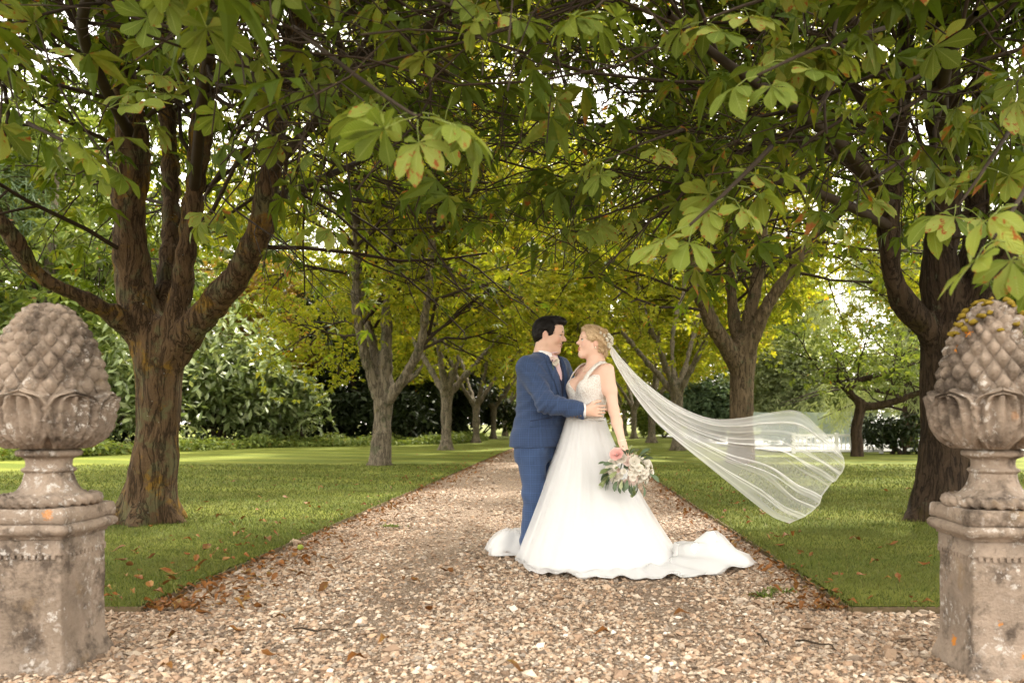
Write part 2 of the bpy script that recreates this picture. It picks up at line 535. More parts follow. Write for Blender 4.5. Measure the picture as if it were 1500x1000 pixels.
def sheet(name, x0, x1, y0, y1, z, mat, nx=40, ny=40, amp=0.0, kind='structure'):
    X, Y = np.meshgrid(np.linspace(x0, x1, nx), np.linspace(y0, y1, ny), indexing='ij')
    P = np.stack([X.ravel(), Y.ravel(), np.zeros(X.size)], -1)
    P[:, 2] = z + amp * vnoise(P * np.array([1, 1, 0]), 0.35, 3)
    F = grid_faces(nx, ny)[:, ::-1]
    o = link(name, mesh_np(name, P, F, mat))
    o['kind'] = kind
    return o
sheet('ground', -600, 600, -300, 900, -0.06, M_soil, 12, 12)
sheet('gravel_drive', PL - 0.015, PR + 0.015, LF - 0.03, 95, 0.0, M_gravel, 6, 60)
sheet('gravel_forecourt', -14, 14, -12, LF - 0.03, 0.0, M_gravel, 20, 20)
sheet('lawn_left', -45, PL - 0.02, LF, 95, 0.03, M_lawn, 60, 100, 0.004)
sheet('lawn_right', PR + 0.02, 45, LF, 95, 0.03, M_lawn, 60, 100, 0.004)
M_court = simple('pale_court_surface', (0.38, 0.38, 0.36), 0.9, 0.2, 0.08, 2.0)
sheet('court', 6.6, 30, 25.5, 60, 0.075, M_court, 8, 8)

M_edge = simple('weathered_timber_edging', (0.11, 0.08, 0.045), 0.9, 0.15, 0.45, 18, 0.004)
def edging(pts, label):
    L = empty('lawn_edging', (pts[0][0], pts[0][1], 0), label, 'edging')
    for a, b in zip(pts[:-1], pts[1:]):
        a = np.array(a, float); b = np.array(b, float)
        n = max(1, int(np.linalg.norm(b - a) / 1.5))
        for i in range(n):
            p = a + (b - a) * i / n; q = a + (b - a) * (i + 0.995) / n
            c = (p + q) / 2; d = q - p
            V, F = box((c[0], c[1], -0.015 + rnd.uniform(-0.005, 0.005)), (np.linalg.norm(d) / 2, 0.008, 0.045), math.atan2(d[1], d[0]) + rnd.uniform(-0.007, 0.007))
            link('board', mesh_py('board', V, F, M_edge, False), L)
edging([(-14, LF - 0.01), (PL, LF - 0.01), (PL, 48)], 'weathered timber edging along the left lawn')
edging([(14, LF - 0.01), (PR, LF - 0.01), (PR, 48)], 'weathered timber edging along the right lawn')

# gravel stones: real pebbles on the near drive
def ico():
    t = (1 + 5 ** 0.5) / 2
    V = np.array([[-1, t, 0], [1, t, 0], [-1, -t, 0], [1, -t, 0], [0, -1, t], [0, 1, t], [0, -1, -t], [0, 1, -t], [t, 0, -1], [t, 0, 1], [-t, 0, -1], [-t, 0, 1]], float)
    V /= np.linalg.norm(V[0])
    F = np.array([[0, 11, 5], [0, 5, 1], [0, 1, 7], [0, 7, 10], [0, 10, 11], [1, 5, 9], [5, 11, 4], [11, 10, 2], [10, 7, 6], [7, 1, 8],
                  [3, 9, 4], [3, 4, 2], [3, 2, 6], [3, 6, 8], [3, 8, 9], [4, 9, 5], [2, 4, 11], [6, 2, 10], [8, 6, 7], [9, 8, 1]])
    return V, F
ICO_V, ICO_F = ico()
OCT_V = np.array([[1, 0, 0], [-1, 0, 0], [0, 1, 0], [0, -1, 0], [0, 0, 1], [0, 0, -1]], float)
OCT_F = np.array([[0, 2, 4], [2, 1, 4], [1, 3, 4], [3, 0, 4], [2, 0, 5], [1, 2, 5], [3, 1, 5], [0, 3, 5]])

def make_stone_mat():
    m, nt, out = new_mat('pea_gravel')
    a = N(nt, 'ShaderNodeAttribute', attribute_name='tint').outputs['Color']
    g = N(nt, 'ShaderNodeNewGeometry').outputs['Position']
    n = noise(nt, g, 130, 4, 0.6)
    c = mix(nt, math_n(nt, 'MULTIPLY', n, 0.7), a, mix(nt, 1.0, a, (0.45, 0.40, 0.36), 'MULTIPLY'))
    pbsdf(nt, out, c, 0.75, bump(nt, n, 0.004, 0.6), 0.3)
    return m
M_stone = make_stone_mat()
PAL = np.array([[0.40, 0.285, 0.19], [0.48, 0.37, 0.265], [0.31, 0.20, 0.125], [0.53, 0.45, 0.35], [0.22, 0.14, 0.085], [0.42, 0.27, 0.16], [0.27, 0.23, 0.19], [0.64, 0.59, 0.51], [0.13, 0.095, 0.07], [0.36, 0.30, 0.24]])
PAL = PAL * .74 + PAL.mean(1, keepdims=True) * np.array([.29, .26, .235])
PW = np.array([.2, .17, .13, .12, .09, .1, .06, .04, .04, .05])
def stones(x0, x1, y0, y1, dens, size, seed):
    r = np.random.default_rng(seed)
    n = int((x1 - x0) * (y1 - y0) * dens)
    pos = np.stack([r.uniform(x0, x1, n), r.uniform(y0, y1, n), np.zeros(n)], -1)
    tr = np.exp(-((pos[:, 0] + 1.0 + .05 * np.sin(pos[:, 1])) / .26) ** 2) + np.exp(-((pos[:, 0] - .55 - .05 * np.sin(pos[:, 1])) / .26) ** 2)
    pos = pos[r.random(n) > .80 * tr * np.clip((pos[:, 1] - 2.6) / 1.5, .3, 1)]; n = len(pos)      # worn wheel tracks
    s = size * np.exp(r.normal(0, 0.36, n))
    pos[:, 2] = s * r.uniform(0.05, 0.5, n)
    Rm = rot_frames(r.uniform(0, 6.28, n), r.normal(0, 0.25, n), r.normal(0, 0.3, n))
    sc = np.stack([s * r.uniform(0.9, 1.35, n), s * r.uniform(0.7, 1.05, n), s * r.uniform(0.4, 0.7, n)], -1)
    tV, tF = (ICO_V, ICO_F) if False else (OCT_V * 1.25, OCT_F)
    k = len(tV)
    V, F = scatter(tV, tF, pos, Rm, sc)
    V = V + (0.24 * np.repeat(s, k))[:, None] * r.uniform(-1, 1, V.shape)
    t = 1.24 * np.array([1, .99, .96]) * PAL[r.choice(len(PAL), n, p=PW)] * r.uniform(0.75, 1.2, n)[:, None]
    dirt = np.clip(0.5 + 0.9 * vnoise(pos * [1, 1, 0], 1.1, 5), 0, 1) * 0.28
    dirt += np.clip(1 - np.minimum(np.abs(pos[:, 0] - PL), np.abs(pos[:, 0] - PR)) / 0.8, 0, 1) * 0.35 * (pos[:, 1] > LF - 1)
    t = t * (1 - dirt[:, None]) + np.array([0.20, 0.12, 0.065]) * dirt[:, None]
    return V, F, np.repeat(np.hstack([t, np.ones((n, 1))]), k, 0)
parts = [stones(-2.4, 1.7, 2.75, LF, 3600, 0.0082, 1), stones(PL, PR, LF, 5.6, 2900, 0.0085, 2), stones(PL, PR, 5.6, 8.0, 1500, 0.0095, 3), stones(PL, PR, 8.0, 12, 600, 0.011, 4), stones(PL, PR, 12, 22, 140, 0.013, 7),
         stones(-4.0, -2.4, 2.75, LF, 500, 0.013, 5), stones(1.7, 3.4, 2.75, LF, 500, 0.013, 6)]
V = np.vstack([p[0] for p in parts]); o = 0; Fs = []
for p in parts: Fs.append(p[1] + o); o += len(p[0])
go = link('gravel', mesh_np('gravel', V, np.vstack(Fs), M_stone, False, {'tint': np.vstack([p[2] for p in parts])}))
tag(go, 'loose tan and cream pea gravel covering the drive', 'gravel', kind='stuff')

# grass blades on the near lawns
def make_blade_mat():
    m, nt, out = new_mat('grass_blade')
    g = N(nt, 'ShaderNodeNewGeometry')
    c = ramp(nt, g.outputs['Random Per Island'], [(0, (0.028, 0.046, 0.005)), (0.45, (0.062, 0.088, 0.009)), (0.8, (0.115, 0.142, 0.017)), (1, (0.22, 0.19, 0.055))])
    c = mix(nt, ramp(nt, noise(nt, g.outputs['Position'], 1.6, 3), [(0.4, (0, 0, 0)), (0.75, (0.55, 0.55, 0.55))]), c, (0.125, 0.12, 0.028))
    a = pbsdf(nt, None, c, 0.6, None, 0.25)
    t = N(nt, 'ShaderNodeBsdfTranslucent', {'Color': c})
    ms = N(nt, 'ShaderNodeMixShader', {0: 0.3, 1: a, 2: t.outputs[0]})
    nt.links.new(ms.outputs[0], out.inputs[0])
    return m
M_blade = make_blade_mat()
def blades(x0, x1, y0, y1, dens, h, w, seed):
    r = np.random.default_rng(seed)
    n = int((x1 - x0) * (y1 - y0) * dens)
    b = np.stack([r.uniform(x0, x1, n), r.uniform(y0, y1, n), np.full(n, 0.024)], -1)
    a = r.uniform(0, 6.28, n); hh = h * r.uniform(0.5, 1.25, n); ww = w * r.uniform(0.6, 1.3, n)
    d = np.stack([np.cos(a), np.sin(a), np.zeros(n)], -1) * ww[:, None] / 2
    le = r.normal(0, 0.55, (n, 2)) * hh[:, None]
    tip = b + np.stack([le[:, 0], le[:, 1], hh], -1)
    return np.stack([b - d, b + d, tip], 1).reshape(-1, 3)
for nm, lab, sets in (('grass_blades', 'short mown grass of the left lawn', [(-4.6, PL - .03, LF + .02, 7, 5200, .030, .0055, 1), (-8, -4.6, 5.5, 9, 2000, .032, .008, 2), (-7.5, PL - .03, 7, 11, 1700, .034, .010, 3), (-11, PL - .03, 11, 18, 380, .042, .018, 4), (PL - .07, PL + .018, LF, 9, 2600, .045, .006, 11), (PL - .07, PL + .02, 9, 16, 1200, .05, .010, 12), (-4.2, PL, LF - .03, LF + .05, 2600, .042, .006, 13)]),
                      ('grass_blades', 'short mown grass of the right lawn', [(PR + .03, 3.4, LF + .02, 7, 5200, .030, .0055, 5), (3.4, 6.5, 5, 9, 2000, .032, .008, 6), (PR + .03, 6.5, 7, 11, 1700, .034, .010, 7), (PR + .03, 9, 11, 18, 380, .042, .018, 8), (PR - .018, PR + .07, LF, 9, 2600, .045, .006, 14), (PR - .02, PR + .07, 9, 16, 1200, .05, .010, 15), (PR, 4.0, LF - .03, LF + .05, 2600, .042, .006, 16)])):
    V = np.vstack([blades(*s) for s in sets])
    tag(link(nm, mesh_np(nm, V, np.arange(len(V)).reshape(-1, 3), M_blade, False)), lab, 'grass', kind='stuff')

# ------------------------------------------------------------------ stone pedestals and pineapple finials
def make_stone():
    m, nt, out = new_mat('weathered_carved_stone')
    tc = N(nt, 'ShaderNodeNewGeometry').outputs['Position']
    n1 = noise(nt, tc, 4.0, 6, 0.65); n2 = noise(nt, tc, 55, 5, 0.7); n3 = noise(nt, tc, 1.7, 3)
    c = mix(nt, ramp(nt, n1, [(.3, (0, 0, 0)), (.7, (1, 1, 1))]), (0.085, 0.062, 0.044), (0.34, 0.262, 0.198))
    c = mix(nt, math_n(nt, 'MULTIPLY', n2, 0.55), c, (0.40, 0.33, 0.27))
    c = mix(nt, ramp(nt, n3, [(0.5, (0, 0, 0)), (0.75, (0.6, 0.6, 0.6))]), c, (0.10, 0.075, 0.05))
    c = mix(nt, ramp(nt, noise(nt, tc, 7.0, 5, 0.7), [(0.50, (0, 0, 0)), (0.64, (0.8, 0.8, 0.8))]), c, (0.050, 0.038, 0.030))   # black algae
    c = mix(nt, ramp(nt, noise(nt, tc, 5.0, 4), [(0.62, (0, 0, 0)), (0.75, (0.5, 0.5, 0.5))]), c, (0.22, 0.13, 0.035))
    v = N(nt, 'ShaderNodeTexVoronoi', {'Vector': tc, 'Scale': 48.0}); d = math_n(nt, 'ADD', v.outputs['Distance'], math_n(nt, 'MULTIPLY', n2, 0.8))
    msk = ramp(nt, noise(nt, tc, 6, 3), [(0.46, (0, 0, 0)), (0.62, (0.8, 0.8, 0.8))])
    c = mix(nt, math_n(nt, 'MULTIPLY', ramp(nt, noise(nt, tc, 34, 7, .72), [(0.54, (0, 0, 0)), (0.60, (1, 1, 1))]), msk), c, (0.56, 0.53, 0.49))           # white lichen
    v2 = N(nt, 'ShaderNodeTexVoronoi', {'Vector': tc, 'Scale': 11.0}); d2 = math_n(nt, 'ADD', v2.outputs['Distance'], math_n(nt, 'MULTIPLY', n2, 0.7))
    sel = ramp(nt, N(nt, 'ShaderNodeSeparateColor', {0: v2.outputs['Color']}).outputs[0], [(0.93, (0, 0, 0)), (0.95, (1, 1, 1))])
    c = mix(nt, math_n(nt, 'MULTIPLY', ramp(nt, d2, [(0.52, (1, 1, 1)), (0.6, (0, 0, 0))]), sel), c, (0.55, 0.20, 0.02))           # orange lichen
    h = math_n(nt, 'ADD', n2, math_n(nt, 'MULTIPLY', n1, 1.2))
    pbsdf(nt, out, c, 0.92, bump(nt, h, 0.018, 0.9), 0.15)
    return m
M_ped = make_stone()
M_moss = simple('dry_yellow_moss', (0.20, 0.14, 0.02), 0.95, 0.1, 0.4, 60, 0.01)

def square_loft(rows, per=7):
    """rows (z, half, corner rounding)"""
    pr = []
    for z, h, cr in rows:
        ring = []
        for q in range(4):
            a0 = q * math.pi / 2
            for i in range(per):
                a = a0 + (i / (per - 1)) * math.pi / 2
                cx = (h - cr) * (1 if q in (0, 3) else -1); cyy = (h - cr) * (1 if q in (0, 1) else -1)
                ring.append((cx + cr * math.cos(a), cyy + cr * math.sin(a), z))
        # extra points along the sides
        out = []
        for i in range(len(ring)):
            p = np.array(ring[i]); q2 = np.array(ring[(i + 1) % len(ring)])
            out.append(p)
            if (i + 1) % per == 0:
                for t in np.linspace(0, 1, 9)[1:-1]: out.append(p + (q2 - p) * t)
        pr.append(out)
    n = len(pr[0]); V = np.array(pr).reshape(-1, 3)
    F = grid_faces(len(rows), n, True)
    cap = len(V); V = np.vstack([V, [[0, 0, rows[-1][0]]]])
    k = np.arange(n); top = (len(rows) - 1) * n
    F = np.vstack([F, np.stack([top + k, top + (k + 1) % n, np.full(n, cap), np.full(n, cap)], -1)])
    return V, F

def tri_q(F):
    return [tuple(f) if f[2] != f[3] else tuple(f[:3]) for f in F.tolist()]

def rough_stone(V, amp, seed):
    return V + amp * np.stack([vnoise(V, 9, seed), vnoise(V, 9, seed + 1), 0.6 * vnoise(V, 9, seed + 2)], -1) + 0.5 * amp * np.stack([vnoise(V, 28, seed + 3), vnoise(V, 28, seed + 4), vnoise(V, 28, seed + 5)], -1)

def pedestal(x, y, rz, label, seed):
    t = empty('stone_pedestal', (x, y, 0), label, 'pedestal', 'stone pedestals flanking the drive')
    def add(name, V, F, amp=0.0035, sm=True):
        me = mesh_py(name, rough_stone(np.asarray(V, float), amp, seed), tri_q(np.asarray(F)), M_ped, sm)
        o = link(name, me); o.parent = t; return o
    zs = np.linspace(0.115, 0.455, 14)
    rows = [(-0.03, 0.178, .008), (0.012, 0.178, .01), (0.03, 0.176, .012), (0.05, 0.168, .012), (0.075, 0.160, .012), (0.095, 0.155, .011)] + [(z, 0.152, .009) for z in zs]
    add('shaft', *square_loft(rows))
    add('frieze', *square_loft([(0.4555, 0.150, .006), (0.457, 0.156, .008), (0.468, 0.157, .008), (0.472, 0.153, .008), (0.518, 0.153, .008)]))
    cor = add('cornice', *square_loft([(0.5185, 0.150, .006), (0.521, 0.159, .008), (0.530, 0.160, .008), (0.534, 0.168, .01), (0.541, 0.181, .014), (0.553, 0.190, .018), (0.566, 0.190, .018), (0.577, 0.181, .016), (0.582, 0.170, .012)]))
    add('cap_slab', *square_loft([(0.5825, 0.174, .006), (0.587, 0.180, .010), (0.61, 0.181, .010), (0.634, 0.179, .010), (0.641, 0.173, .010)]), amp=0.005)
    for q in range(4):
        a = q * math.pi / 2
        for i in range(11):
            u = -0.13 + i * 0.026
            V, F = box((0.1565, u, 0.4535), (0.0055, 0.0075, 0.0085))
            ca, sa = math.cos(a), math.sin(a)
            V = V @ np.array([[ca, sa, 0], [-sa, ca, 0], [0, 0, 1]])
            o = add('dentil', V, F, 0.0012, False)
    t.rotation_euler.z = rz
    return t
pedestal(-2.128, 3.19, R(1.0), 'weathered square stone pedestal at the left edge, under the left pineapple finial', 21)
pedestal(1.69, 3.13, R(-1.5), 'weathered square stone pedestal at the right edge, under the mossy pineapple finial', 41)

EGG = np.array([[0.100, 0.862], [0.135, 0.872], [0.185, 0.900], [0.222, 0.945], [0.238, 0.995], [0.241, 1.05], [0.236, 1.11], [0.230, 1.16], [0.217, 1.22], [0.200, 1.28], [0.177, 1.335], [0.147, 1.385], [0.106, 1.425], [0.058, 1.452], [0.004, 1.462]])
EGG[:, 0] *= np.interp(EGG[:, 1], [.86, 1.0, 1.2, 1.33, 1.42, 1.47], [.97, .93, .91, .88, .84, .9])
EGG[:, 0] *= .93
EGGS = smoothline(EGG, 120)
def egg_r(z): return np.interp(z, EGGS[:, 1], EGGS[:, 0])

def finial(x, y, rz, label, seed, moss):
    z0 = 0.6415
    t = empty('pineapple_finial', (x, y, z0), label, 'finial', 'carved pineapple finials on the pedestals')
    def put(name, V, F, par=None, amp=0.003, mat=M_ped):
        V = np.asarray(V, float) - [0, 0, z0]
        me = mesh_py(name, rough_stone(V, amp, seed), tri_q(np.asarray(F)), mat)
        o = link(name, me); o.parent = par or t; return o
    # stem and foot
    stem = [(0.150, 0.6415), (0.165, 0.655), (0.160, 0.668), (0.148, 0.682), (0.128, 0.692), (0.108, 0.710), (0.094, 0.735), (0.087, 0.760), (0.085, 0.772), (0.092, 0.778), (0.096, 0.784), (0.092, 0.790), (0.082, 0.796), (0.080, 0.812), (0.084, 0.828), (0.098, 0.836), (0.113, 0.842), (0.117, 0.852), (0.113, 0.862), (0.098, 0.868), (0.09, 0.875)]
    put('stem', *lathe(smoothline(stem, 64), 48))
    # twisted rope moulding
    nu, nv = 160, 10
    u = np.linspace(0, 2 * math.pi, nu, endpoint=False); v = np.linspace(0, 2 * math.pi, nv, endpoint=False)
    U, W = np.meshgrid(u, v, indexing='ij')
    rr = 0.021 * (1 + 0.30 * np.cos(2 * (W + 13 * U)))
    V = np.stack([(0.166 + rr * np.cos(W)) * np.cos(U), (0.166 + rr * np.cos(W)) * np.sin(U), 0.664 + rr * np.sin(W)], -1).reshape(-1, 3)
    F = np.stack([np.arange(nu * nv)] * 4, -1)
    i, j = np.divmod(np.arange(nu * nv), nv)
    F = np.stack([i * nv + j, ((i + 1) % nu) * nv + j, ((i + 1) % nu) * nv + (j + 1) % nv, i * nv + (j + 1) % nv], -1)
    put('rope_moulding', V, F, amp=0.002)
    core = EGGS.copy(); core[:, 0] = np.maximum(core[:, 0] - 0.020, 0.002)
    put('core', *lathe(core, 48))
    # pineapple scales: one template per row, copied round
    rows = 11
    zz = np.array([1.075, 1.125, 1.175, 1.222, 1.266, 1.307, 1.344, 1.376, 1.404, 1.427, 1.445])
    cnt = 17
    for r in range(rows):
        z = zz[r]; rad = egg_r(z)
        dz = (zz[min(r + 1, rows - 1)] - zz[max(r - 1, 0)]) * 0.5 + (0.01 if r == rows - 1 else 0)
        nn = cnt if r < 7 else (12 if r < 9 else (9 if r < 10 else 6))
        half = math.pi / nn
        tang = np.array([egg_r(z + 0.015) - egg_r(z - 0.015), 0.03]); tang /= np.linalg.norm(tang)
        nor = np.array([tang[1], -tang[0]])
        # diamond patch in (angle, along) with a raised blunt point below its middle
        g = 5; VV = []; FF = []
        for a in range(g):
            for b in range(g):
                p, q = a / (g - 1) * 2 - 1, b / (g - 1) * 2 - 1
                dx = (p - q) / 2; dy = (p + q) / 2                     # diamond coordinates
                m = max(abs(p), abs(q))
                hgt = 0.021 * (1 - m) * (rad / 0.22) ** 0.6 - 0.014 * (m > 0.99)
                zc = z + dy * dz * 0.95 - 0.007 * (1 - m)
                rr_ = egg_r(zc) - 0.004
                th = dx * half * 0.95
                R_ = rr_ + hgt * nor[0]
                VV.append((R_ * math.cos(th), R_ * math.sin(th), zc + hgt * nor[1] - 0.6415))
        for a in range(g - 1):
            for b in range(g - 1):
                FF.append((a * g + b, (a + 1) * g + b, (a + 1) * g + b + 1, a * g + b + 1))
        base = np.array(VV)
        for var in range(2):
            pass
        meshes = [mesh_py('scale', rough_stone(base, 0.0028, seed + 10 * r + v_), FF, M_ped) for v_ in range(3)]
        for kx in range(nn):
            o = link('scale', meshes[kx % 3]); o.parent = t
            o.rotation_euler.z = 2 * math.pi * (kx + 0.5 * (r % 2)) / nn
    # acanthus leaves round the bowl
    nu, nv = 19, 29
    VV = []
    for a in range(nu):
        tt = a / (nu - 1)
        zc = 0.872 + 0.235 * tt
        wid = 0.40 * (0.42 + 0.95 * math.sin(math.pi * min(tt * 0.78 + 0.1, 1)) ** 0.9) * (1 if tt < .75 else max(0.02, 1 - ((tt - .75) / .25) ** 2.2))
        for b in range(nv):
            s = b / (nv - 1) * 2 - 1
            lob = 0.016 * abs(math.sin(5.2 * (tt * 1.1 + 0.35 * abs(s)) * math.pi)) * abs(s)
            rib = 0.019 * math.cos(s * math.pi * 5.0) * (0.25 + tt) * (1 if tt < .9 else .5)
            curl = 0.020 * max(0, tt - 0.62) ** 1.35 / 0.38 ** 1.35 * (1 - 0.6 * s * s)
            th = s * wid * (1 - 0.10 * abs(math.sin(tt * 14)) * abs(s))
            rr_ = egg_r(zc) + 0.006 + 0.012 * (1 - s * s) + rib + lob + curl - 0.022 * (abs(s) > 0.97)
            VV.append((rr_ * math.cos(th), rr_ * math.sin(th), zc - 0.6415 - 0.035 * max(0, tt - 0.85) / 0.15 * (1 - s * s)))
    FF = grid_faces(nu, nv)
    lm = [mesh_py('acanthus_leaf', rough_stone(np.array(VV), 0.004, seed + 70 + q), [tuple(f) for f in FF.tolist()], M_ped) for q in range(2)]
    for kx in range(8):
        o = link('acanthus_leaf', lm[kx % 2]); o.parent = t
        o.rotation_euler.z = 2 * math.pi * kx / 8 + 0.25
    if moss:
        G = Geo()
        r = np.random.default_rng(seed)
        for q in range(150):
            zc = 1.31 + 0.15 * r.random() ** 0.8; th = r.uniform(0, 6.28)
            if vnoise(np.array([[math.cos(th), math.sin(th), zc * 4]]), 3.0, 9)[0] < 0.05: continue
            rr_ = egg_r(zc) + 0.004; s = r.uniform(0.008, 0.018)
            V = ICO_V * s * [1, 1, .7] + r.normal(0, s * .2, (12, 3)) + [rr_ * math.cos(th), rr_ * math.sin(th), zc - 0.6415 + 0.005]
            G.add(V, ICO_F)
        o = link('moss', G.build('moss', M_moss)); o.parent = t; o['kind'] = 'stuff'; o['label'] = 'clumps of dry yellow green moss'
    t.rotation_euler.z = rz
    return t
finial(-2.115, 3.19, R(40), 'grey brown carved pineapple finial on the left pedestal', 5, False)
finial(1.685, 3.13, R(10), 'pinkish carved pineapple finial with yellow moss on its crown, right pedestal', 105, True)

# ------------------------------------------------------------------ horse chestnut leaves
def leaflet(L, wmax, seg, droop, fold, rr, serr=0.0):
    """one leaflet along +x; returns V, F(quads), lv (t, |s|)"""
    ts = np.linspace(0, 1, seg + 1)
    prof = np.interp(ts, [0, .12, .3, .5, .68, .82, .93, 1], [.05, .14, .36, .68, .98, .86, .42, .02])
    V = []; A = []
    for i, t in enumerate(ts):
        w = wmax * prof[i] * (1 + serr * (rr.random() - 0.5))
        z = -droop * L * t * t
        for s in (-1, 0, 1):
            V.append((L * t * (1 - 0.15 * droop * t), s * w * (1 + serr * 0.5 * (rr.random() - .5)), z + abs(s) * w * fold + rr.normal(0, 0.03) * w * abs(s) - 0.1 * w * (s != 0) * math.sin(t * 9)))
            A.append((t, abs(s), 0, 1))
    return np.array(V), grid_faces(seg + 1, 3)[:, ::-1], np.array(A)

def palmate(seed, seg, nl=7, size=0.19, petiole=0.13, droop=0.45):
    rr = np.random.default_rng(seed)
    Vs, Fs, As, n = [], [], [], 0
    angs = {7: [0, 36, -36, 74, -74, 118, -118], 5: [0, 42, -42, 88, -88]}[nl]
    lens = {7: [1, .95, .95, .78, .78, .5, .5], 5: [1, .92, .92, .66, .66]}[nl]
    for a, l in zip(angs, lens):
        l = l * rr.uniform(.85, 1.1); a = R(a + rr.normal(0, 6))
        V, F, A = leaflet(size * l, size * l * 0.235, seg, droop * rr.uniform(.5, 1.5), 0.25, rr, 0.22 if seg > 4 else 0)
        tip = rr.normal(0, .15)
        ca, sa = math.cos(a), math.sin(a)
        V = V @ np.array([[1, 0, 0], [0, math.cos(tip), math.sin(tip)], [0, -math.sin(tip), math.cos(tip)]])
        V = V @ np.array([[ca, sa, 0], [-sa, ca, 0], [0, 0, 1]]) + [petiole, 0, 0]
        Vs.append(V); Fs.append(F + n); As.append(A); n += len(V)
    if petiole and seg > 2:
        P = np.array([[0, 0, 0], [petiole * .5, 0, .012], [petiole, 0, 0]])
        V, F = tube(P, [.0028, .0022, .002], 4)
        Vs.append(V); Fs.append(F + n); As.append(np.tile([.0, 0, 0, 1], (len(V), 1)))
    return np.vstack(Vs), np.vstack(Fs), np.vstack(As)

M_leaf_near = leaf_mat('chestnut_leaf', [(0.060, 0.105, 0.010), (0.105, 0.160, 0.016), (0.18, 0.235, 0.030), (0.28, 0.32, 0.075)], 0.17, (0.15, 0.05, 0.012), 0.46, 16, veins=True)
M_leaf_dark = leaf_mat('chestnut_leaf_shade', [(0.032, 0.066, 0.007), (0.054, 0.098, 0.010), (0.090, 0.135, 0.014), (0.15, 0.17, 0.018)], 0.2, trans=0.48, bscale=7)  # greens darkened so the colour itself carries the canopy shade
M_leaf_gold = leaf_mat('chestnut_leaf_sunlit', [(0.11, 0.165, 0.014), (0.19, 0.25, 0.02), (0.29, 0.325, 0.028), (0.40, 0.37, 0.035)], 0.2, (0.30, 0.14, 0.02), 0.55, bscale=4)  # yellow leaf, with sunlit glow also put into the colour
M_leaf_green = leaf_mat('broad_leaf_green', [(0.06, 0.10, 0.02), (0.10, 0.15, 0.03), (0.16, 0.21, 0.04), (0.22, 0.26, 0.07)], 0.1, trans=0.4, bscale=4)
M_leaf_laurel = leaf_mat('laurel_leaf', [(0.07, 0.12, 0.03), (0.13, 0.19, 0.055), (0.22, 0.28, 0.10), (0.34, 0.38, 0.20)], 0.02, trans=0.25, spec=0.6, rough=0.3)
M_leaf_yew = leaf_mat('yew_leaf', [(0.010, 0.016, 0.006), (0.016, 0.026, 0.008), (0.028, 0.040, 0.012)], 0.0, trans=0.1)
M_leaf_cedar = leaf_mat('cedar_needle', [(0.05, 0.09, 0.045), (0.09, 0.14, 0.075), (0.15, 0.20, 0.11)], 0.02, trans=0.25)
M_leaf_pale = leaf_mat('pale_weeping_leaf', [(0.14, 0.19, 0.08), (0.24, 0.29, 0.13), (0.36, 0.40, 0.22)], 0.0, trans=0.4)
M_leaf_copper = leaf_mat('copper_leaf', [(0.09, 0.09, 0.02), (0.16, 0.13, 0.03), (0.24, 0.13, 0.03)], 0.1, trans=0.45)

M_bark1 = bark_mat('ochre_lichen_bark', (0.036, 0.023, 0.013), (0.125, 0.078, 0.040), (0.22, 0.125, 0.018), 0.8, 0.8, 1.0, (0.12, 0.115, 0.055))
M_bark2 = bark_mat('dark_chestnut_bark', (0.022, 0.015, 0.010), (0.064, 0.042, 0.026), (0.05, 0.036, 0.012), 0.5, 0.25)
M_bark3 = bark_mat('grey_chestnut_bark', (0.075, 0.060, 0.042), (0.21, 0.175, 0.125), (0.17, 0.135, 0.05), 0.5, 0.8)
M_bark4 = bark_mat('brown_chestnut_bark', (0.048, 0.034, 0.021), (0.155, 0.112, 0.07), (0.10, 0.08, 0.03), 0.4, 0.6)
M_twig = simple('dark_twig', (0.034, 0.024, 0.016), 0.9, 0.15, 0.35, 12)

HI = [palmate(100 + i, 8, 7, 0.19, 0.14, (.12, .2, .3, .4, .5, .75, .25, .15)[i]) for i in range(8)]
HI_ME = [mesh_np('leaf', v, f, M_leaf_near, True, {'lv': a}) for v, f, a in HI]
MID = [palmate(200 + i, 2, 5, 0.18, 0.06, 0.45) for i in range(4)]
def kite(seed, nl=5):
    """cheap palmate leaf: nl folded kites"""
    rr = np.random.default_rng(seed); V = []; F = []
    for k in range(nl):
        a = R((k - (nl - 1) / 2) * 46 + rr.normal(0, 8)); L = (1 - 0.16 * abs(k - (nl - 1) / 2)) * rr.uniform(.85, 1.1)
        c, s = math.cos(a), math.sin(a); b = len(V)
        for x, y, z in ((0, 0, 0), (.62, .23, -.05), (1, 0, -.34), (.62, -.23, -.05)):
            V.append((L * (x * c - y * s), L * (x * s + y * c), L * z))
        F.append((b, b + 3, b + 2, b + 1))
    return np.array(V), np.array(F)
KITE = [kite(300 + i) for i in range(3)]

# ------------------------------------------------------------------ branching
class Wood:
    def __init__(s): s.G = []; s.n = 0; s.tips = []
    def add(s, P, rad, sides):
        V, F = tube(P, rad, sides); s.G.append((V, F + s.n)); s.n += len(V)
    def mesh(s, name, mat):
        return mesh_np(name, np.vstack([g[0] for g in s.G]), np.vstack([g[1] for g in s.G]), mat)

def unit(v): return v / (np.linalg.norm(v) + 1e-12)

